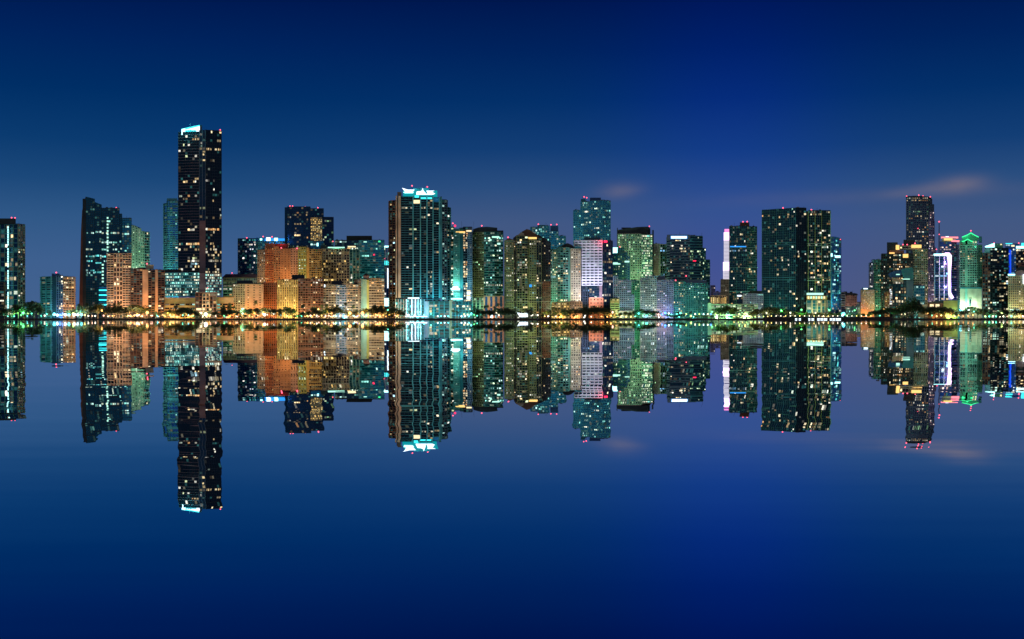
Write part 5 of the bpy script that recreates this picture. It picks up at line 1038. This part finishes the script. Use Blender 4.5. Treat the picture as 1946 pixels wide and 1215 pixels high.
for a in [(8, 599, 'teal'), (16, 597, 'white', .6), (20, 597, 'white', .6), (24, 597, 'white', .6), (15, 602, 'teal', .6), (27, 602, 'teal', .6), (34, 596, 'lime', 1.2), (40, 600, 'green', 1), (44, 596.5, 'green', BIG), (53, 597, 'lime', .9), (60, 597, 'teal', .9), (52, 601.5, 'cyan', .5), (65, 601.5, 'cyan', .5), (73, 597, 'lime', .7), (78, 601.5, 'teal', .7), (89, 598, 'teal', .8), (85, 601, 'white', .9),
          (103, 599.5, 'cyan', 2.8), (109, 600.5, 'cool', 2), (114, 600.5, 'blue', 2), (119, 597, 'blue', .9), (124, 600, 'cool', 2.2), (131, 600, 'cyan', 2.2), (139, 597, 'lime', 1.4), (141, 600, 'white', 2.8), (148, 600, 'cool', 2.4), (155, 600, 'cyan', 2), (161, 600, 'yellow', 1.2), (168, 601.5, 'white', .9), (175, 601.5, 'pink', .9), (181, 601.5, 'white', .8),
          (166, 589, 'orange', .5), (194, 591.5, 'orange', 1.5), (207, 596, 'orange', 1.3), (197, 601, 'pink', .9), (214, 601.5, 'orange', .7), (235, 588.5, 'yellow', 1.2), (241, 596, 'orange', 1.2), (248, 601, 'orange', 1.2), (255, 601, 'orange', 1), (261, 600.5, 'white', BIG), (261, 599, 'orange', 1.6, 1408), (270, 601, 'orange', 1), (280, 596, 'orange', 2.6), (289, 601, 'pink', .9), (300, 602, 'cyan', 1.2),
          (312, 601, 'orange', .9), (318, 596.5, 'orange', 1.1), (323, 600, 'yellow', 1.6), (330, 602, 'orange', .9), (347, 600, 'teal', .7), (358, 600, 'cyan', .7), (367, 601, 'green', .7), (391, 599.5, 'white', 3.2), (386, 601.5, 'white', 1.2), (398, 601.5, 'orange', 1.2), (404, 596.5, 'orange', 1.4), (410, 601.5, 'pink', .9), (426, 601, 'green', 1.1), (437, 601.5, 'orange', .7), (446, 596.5, 'orange', 2.3), (453, 599, 'orange', 1.1), (461, 589, 'teal', 1.3), (458, 593, 'green', 1.2), (461, 597, 'teal', .9),
          (475, 601.5, 'lime', .7), (484, 596.5, 'orange', 1.2), (485, 601, 'pink', 1), (501, 598.5, 'orange', 3.2), (503, 600, 'white', BIG, 1408), (514, 590.5, 'orange', .9), (521, 597, 'cool', 1.7), (517, 600.5, 'orange', 1.2), (533, 600, 'cyan', 1.1), (545, 601.5, 'orange', .8), (559, 597, 'orange', 1.3), (565, 602, 'green', .8), (573, 602, 'teal', .9), (590, 601, 'white', 1), (584, 601.5, 'yellow', 1), (597, 597, 'orange', 1.3), (602, 601, 'white', 1.1), (605, 589, 'yellow', 1), (611, 601, 'yellow', 1.1), (619, 601.5, 'white', .8),
          (630, 596.5, 'orange', 2.7), (638, 602, 'teal', 1.2), (646, 601.5, 'white', .6), (661, 589, 'pink', .8), (665, 597, 'orange', 2.7), (656, 601.5, 'orange', .7), (672, 601, 'cyan', .8), (680, 601, 'blue', .6), (689, 597, 'orange', 2.7), (697, 601.5, 'pink', .7), (713, 597, 'orange', 2.7), (705, 601.5, 'orange', .7), (722, 601.5, 'orange', .7), (733, 597, 'yellow', 1.6), (728, 600.5, 'orange', 1), (737, 590, 'teal', 1.1), (748, 597, 'orange', 2.7), (755, 601, 'orange', 1), (762, 597, 'orange', 2.2), (769, 600.5, 'white', 1),
          (776, 600, 'cool', 1.4), (783, 598, 'cyan', 1.1), (788, 600.5, 'cool', 1.1), (796, 599, 'cyan', 1.1), (806, 600.5, 'cyan', 1.2), (819, 597.5, 'teal', 1.1), (832, 602, 'cool', .9), (838, 602, 'cyan', .9), (845, 602, 'cool', .9), (852, 602, 'cyan', .9), (877, 602, 'cool', .9), (884, 602, 'cool', .9), (891, 602, 'cyan', .9), (896, 597.5, 'cyan', 1.4), (913, 598, 'teal', 1.4), (906, 601, 'teal', 1), (901, 600, 'green', 1),
          (943, 596, 'white', .7), (948, 600, 'white', .7), (990, 601, 'cool', 1.5), (1010, 601, 'white', .7), (1022, 600, 'white', .8), (1035, 602, 'yellow', .9), (1042, 602, 'white', .9), (1049, 602, 'yellow', .9), (1056, 602, 'white', .9), (1067, 602, 'lime', .8), (1078, 602, 'yellow', .7), (1098, 601, 'yellow', .7), (1112, 601, 'white', .7), (1123.5, 603, 'white', .6), (1111, 604, 'white', .5), (1143, 602.5, 'orange', .7), (1154, 603, 'orange', .7), (1164, 595, 'pink', 1.6), (1161, 601, 'orange', 1),
          (1170, 603, 'yellow', .8), (1180, 603, 'yellow', .8), (1190, 603, 'yellow', .8), (1199, 603, 'yellow', .8), (1207, 602, 'teal', 1.4), (1214, 597, 'cyan', .9), (1222, 602, 'green', 1.2), (1229, 601.5, 'teal', 1.9), (1235, 598, 'lime', .8), (1242, 598, 'white', .8), (1251, 599, 'pink', 1.2), (1258, 599, 'blue', 1.2), (1264, 596.5, 'blue', 2), (1271, 597, 'cool', 1), (1276, 599, 'cyan', .9), (1286, 598, 'teal', .9), (1293, 596.5, 'teal', 1.4), (1297, 600, 'teal', 1.2), (1304, 598, 'lime', .9), (1313, 602, 'lime', 1.5), (1321, 598, 'white', .8), (1329, 598, 'lime', .8), (1337, 598, 'cool', .7), (1345, 598, 'white', .7), (1351, 598.5, 'blue', 1.2),
          (1360, 597, 'lime', .8), (1369, 597, 'lime', .8), (1378, 601, 'lime', .8), (1353, 594, 'green', 1.2), (1405, 598, 'lime', 1), (1416, 597, 'yellow', .8), (1457, 596, 'white', 1), (1484, 591, 'green', 1.4), (1502, 595.5, 'white', .9), (1523, 590, 'green', 1.2), (1550, 596, 'white', 1), (1576, 591, 'green', 1.3), (1603, 598.5, 'cyan', 2.8), (1601, 600.5, 'cool', 1.6), (1612, 599.5, 'cool', 1), (1624, 591, 'green', .9), (1673, 593.5, 'green', 1.4), (1672, 600.5, 'teal', .9), (1680, 589, 'orange', 1.2),
          (1763, 597, 'orange', .9), (1771, 600.5, 'teal', .6), (1780, 602, 'yellow', .8), (1789, 600.5, 'yellow', .9), (1797, 601.5, 'orange', .9), (1806, 600, 'orange', .9), (1814, 602, 'pink', .8), (1822, 600.5, 'orange', .8), (1831, 602, 'orange', .7), (1840, 601.5, 'orange', .8), (1849, 600, 'orange', .9), (1825.5, 591.5, 'cyan', BIG), (1841, 591, 'cool', 1.3), (1851, 593, 'teal', .6),
          (1872, 602.5, 'lime', 1), (1880, 602.5, 'teal', .9), (1887, 602.5, 'white', .9), (1893, 602.5, 'teal', .8), (1900, 602.5, 'white', 1.1), (1907, 602.5, 'white', 1.1), (1914, 602.5, 'pink', .8), (1922, 602, 'teal', 1.1), (1929, 602.5, 'yellow', .9), (1937, 602.5, 'orange', .8), (1944, 602.5, 'white', .8), (1904, 596, 'lime', 1.6), (1911, 598, 'white', 1), (1897, 593, 'teal', 1)]:
    lamp(a[0], a[1], a[2], a[3] if len(a) > 3 else 1.0, a[4] if len(a) > 4 else 1405.0)
for i, x in enumerate(range(1466, 1660, 9)):
    if abs(x - 1603) > 5: lamp(x, 601.3, 'white' if i % 3 else 'yellow', .32, 1402, i % 3 == 0)
for i, x in enumerate(range(1395, 1460, 8)): lamp(x, 602.4, 'lime' if i % 2 else 'yellow', .4, 1402, i % 2 == 0)

small = []
for i in range(62):
    x = rnd.choice((205, 248, 262, 282, 322, 392, 448, 486, 503, 522, 592, 612, 634, 666, 690, 714, 735, 750)) + rnd.gauss(0, 6)
    x += sum(1 for q in small if abs(q - x) < .9) * 1.8
    small.append(x); lamp(x, rnd.choice((602.2, 602.4, 600.6, 599.2)), rnd.choice(('orange', 'orange', 'yellow', 'white', 'pink')), rnd.uniform(.25, .6), 1403.2, False)
# added floods tint the facades; made-up boxes stand in for the fixtures
fv = [(x, y, z_) for z_ in (0, .9) for x, y in ((-.7, -.4), (.7, -.4), (.7, .4), (-.7, .4))]
fb = bpy.data.meshes.new('housing'); fb.from_pydata(fv, [], [(0, 1, 5, 4), (1, 2, 6, 5), (2, 3, 7, 6), (3, 0, 4, 7), (3, 2, 1, 0)]); fb.materials.append(MAT['charcoal'])
def flood(px, D, c, power, aim_py, aim_D, name='orange', spread=110):
    t_ = link(bpy.data.objects.new('floodlight', None)); t_.location = (W(px, D), D, 1.2)
    o = link(bpy.data.objects.new('housing', fb)); o.parent = t_
    l = mesh_obj('lens', [(-.6, -.3, 0), (.6, -.3, 0), (.6, .3, 0), (-.6, .3, 0)], [(0, 1, 2, 3)], LM[name], t_, (0, 0, .92))
    s_ = bpy.data.lights.new('lamp_light', 'SPOT'); s_.energy = power; s_.color = c; s_.spot_size = R(spread); s_.spot_blend = .6; s_.shadow_soft_size = 1.0; s_.cycles.use_multiple_importance_sampling = False
    lo = link(bpy.data.objects.new('lamp_light', s_)); lo.parent = t_; lo.location = (0, 0, 1.6)
    d = Vector((W(px, aim_D), aim_D, Z(aim_py, aim_D))) - Vector((W(px, D), D, 2.8)); lo.rotation_euler = d.to_track_quat('-Z', 'Y').to_euler()
    REG.append((t_, 'flood' + name, px, LNAME[name] + ' added flood box on the ground', 'floodlight'))
LNAME = dict(violet='white violet', mint='mint green', orange='orange', white='warm white', yellow='yellow', green='green', teal='teal green', cyan='cyan', blue='blue', cool='cold white', pink='pinkish', lime='lime green')
K = 48000
FC = dict(violet=(.66, .64, 1), mint=(.6, 1, .72), orange=(1, .48, .13), white=(1, .74, .42), yellow=(1, .7, .26), green=(.35, 1, .5), teal=(.25, 1, .78), cyan=(.18, .8, 1), blue=(.15, .35, 1), cool=(.7, .95, 1), pink=(1, .58, .34), lime=(.66, 1, .5))
for a in [(20, 1528, 'teal', .6, 540), (88, 1424, 'teal', .5, 560), (112, 1424, 'blue', .5, 560), (132, 1424, 'orange', .45, 560), (212, 1440, 'pink', 1.0, 540), (238, 1440, 'pink', 1.0, 540), (152, 1600, 'pink', .6, 500), (266, 1745, 'mint', 18, 470), (272, 1442, 'orange', 1.0, 550), (297, 1442, 'orange', .9, 550), (325, 1760, 'cyan', 9, 450),
          (384, 1545, 'pink', .3, 490), (330, 1530, 'cool', 1.0, 545), (360, 1530, 'cool', 1.0, 545), (406, 1530, 'white', .7, 545), (330, 1427, 'orange', .5, 585), (355, 1427, 'orange', .5, 585), (428, 1428, 'orange', .5, 585), (391, 1415, 'pink', .35, 580), (440, 1620, 'lime', .5, 540), (475, 1620, 'lime', .5, 540),
          (495, 1500, 'orange', 1.7, 520), (512, 1500, 'orange', 1.9, 520), (535, 1500, 'orange', 2.2, 520), (560, 1500, 'orange', 1.9, 520), (576, 1500, 'yellow', 1.5, 520), (600, 1500, 'yellow', 1.5, 520), (630, 1560, 'white', 1.4, 520), (655, 1560, 'white', 1.2, 520), (705, 1640, 'teal', 3, 500),
          (455, 1425, 'orange', .6, 565), (483, 1425, 'orange', .8, 565), (514, 1445, 'orange', .7, 565), (540, 1415, 'yellow', .9, 565), (558, 1415, 'yellow', .9, 565), (590, 1415, 'orange', .6, 565), (625, 1425, 'white', .5, 570), (650, 1425, 'cool', .6, 570), (672, 1425, 'white', .5, 570), (693, 1430, 'cool', .6, 560), (716, 1430, 'orange', .8, 565),
          (745, 1470, 'teal', .8, 520), (757, 1460, 'orange', 1.6, 480), (785, 1468, 'cyan', 1.5, 500), (805, 1468, 'cyan', 1.5, 480), (823, 1468, 'cyan', 1.5, 480), (838, 1468, 'cyan', 1.5, 470), (851, 1470, 'teal', 1.2, 500), (866, 1525, 'cyan', 2.4, 500), (877, 1525, 'cyan', .8, 500), (908, 1545, 'lime', 1.3, 500), (940, 1545, 'pink', .7, 575),
          (970, 1440, 'lime', .35, 540), (990, 1440, 'lime', .4, 530), (1012, 1440, 'lime', .45, 530), (1040, 1445, 'orange', .3, 560), (1053, 1462, 'teal', 1.0, 530), (1070, 1462, 'green', .9, 530), (1094, 1462, 'yellow', 1.3, 530), (1120, 1462, 'orange', .5, 580), (1066, 1432, 'orange', .6, 585), (1094, 1432, 'orange', .4, 585),
          (1045, 1700, 'cyan', 7, 480), (1128, 1710, 'cyan', 9, 440), (1115, 1450, 'violet', 6, 500), (1132, 1450, 'violet', 7, 500), (1195, 1590, 'lime', 3.5, 490), (1210, 1590, 'lime', 2.2, 490), (1230, 1590, 'green', 3, 490), (1180, 1505, 'green', 1.2, 530), (1206, 1505, 'green', .9, 570), (1180, 1435, 'cool', .35, 560), (1230, 1435, 'cool', .35, 560), (1248, 1665, 'yellow', 2.6, 500),
          (1256, 1435, 'pink', .4, 570), (1270, 1435, 'blue', .4, 570), (1293, 1435, 'teal', .14, 570), (1325, 1435, 'teal', .14, 570), (1375, 1480, 'yellow', .6, 550), (1430, 1530, 'teal', 1.0, 500), (1430, 1480, 'cool', .4, 580), (1365, 1426, 'lime', .5, 590), (1385, 1426, 'green', .5, 590), (1418, 1426, 'lime', .8, 590), (1550, 1490, 'lime', 1.3, 520),
          (1480, 1490, 'teal', .6, 520), (1590, 1600, 'cyan', 2, 500), (1648, 1535, 'orange', .5, 575), (1620, 1670, 'pink', .7, 575), (1680, 1530, 'green', .9, 540), (1745, 1530, 'white', .6, 540), (1770, 1685, 'blue', .5, 460), (1772, 1685, 'pink', 1.0, 470), (1730, 1450, 'teal', .5, 550), (1808, 1430, 'lime', .45, 585), (1778, 1430, 'orange', .2, 585),
          (1812, 1625, 'blue', 2.0, 510), (1830, 1510, 'teal', 1.5, 500), (1850, 1510, 'teal', 1.6, 500), (1875, 1490, 'teal', .5, 560), (1925, 1455, 'lime', .8, 560), (1942, 1455, 'yellow', .7, 560), (1924, 1670, 'blue', 1.2, 500), (1821, 1670, 'cool', .5, 540)]:
    flood(a[0], a[1] + 13, FC[a[2]], a[3] * K * .62, a[4] + 12, a[1] + 35, a[2])

# ------------------------------------------------------------------ labels that single out each tree, palm, shrub and lamp
ORD = ['leftmost', 'second from left', 'third from left', 'fourth from left', 'fifth from left', 'sixth from left', 'seventh from left', 'eighth from left', 'ninth from left', 'tenth from left', 'eleventh from left', 'twelfth from left', 'thirteenth from left', 'fourteenth from left', 'fifteenth from left', 'sixteenth from left']
NUM = ['', 'one', 'two', 'three', 'four', 'five', 'six', 'seven', 'eight', 'nine', 'ten', 'eleven', 'twelve', 'thirteen', 'fourteen', 'fifteen', 'sixteen', 'seventeen', 'eighteen']
zones = {}
for o, kind, px, ph, cat in REG: zones.setdefault((kind, ph, ref_of(px)), []).append((px, o, cat))
GN = dict(tree='shore trees', palm='palms along the shore', shrub='shrubs on the seawall')
for (kind, ph, ref), L in zones.items():
    L.sort(key=lambda q: q[0])
    for i, (px, o, cat) in enumerate(L):
        if len(L) == 1: lb = 'only %s in front of %s' % (ph, ref)
        else:
            pl = ph + 's' if not ph.endswith('box on the ground') else ph.replace('box on the ground', 'boxes')
            if len(L) > 2 and i == len(L) - 1: od = 'rightmost'
            elif len(L) == 2: od = ('left', 'right')[i]
            else: od = ORD[i] if i < 16 else 'far right'
            if 'boxes' in pl: pl = pl.replace(' boxes on the ground', 's')
            lb = '%s of the %s %s before %s' % (od, NUM[len(L)], pl, ref)
        if len(lb.split()) > 16: lb = lb.replace(' box on the ground', '')
        w_ = lb.split()
        if len(w_) > 16 and 'boxes' in lb: lb = lb.replace(' boxes on the ground', 's'); w_ = lb.split()
        if len(w_) > 16: lb = lb.replace(' of the ', ' of ', 1)
        if len(lb.split()) > 16: lb = lb.replace('from left', '', 1).replace('  ', ' ')
        o['label'] = lb; o['category'] = cat
        o['group'] = GN.get(cat, cat + 's along the shore')

for o in scene.objects:
    if 'label' in o.keys() and not 4 <= len(o['label'].split()) <= 16: print('LONG', o.name, o['label'])
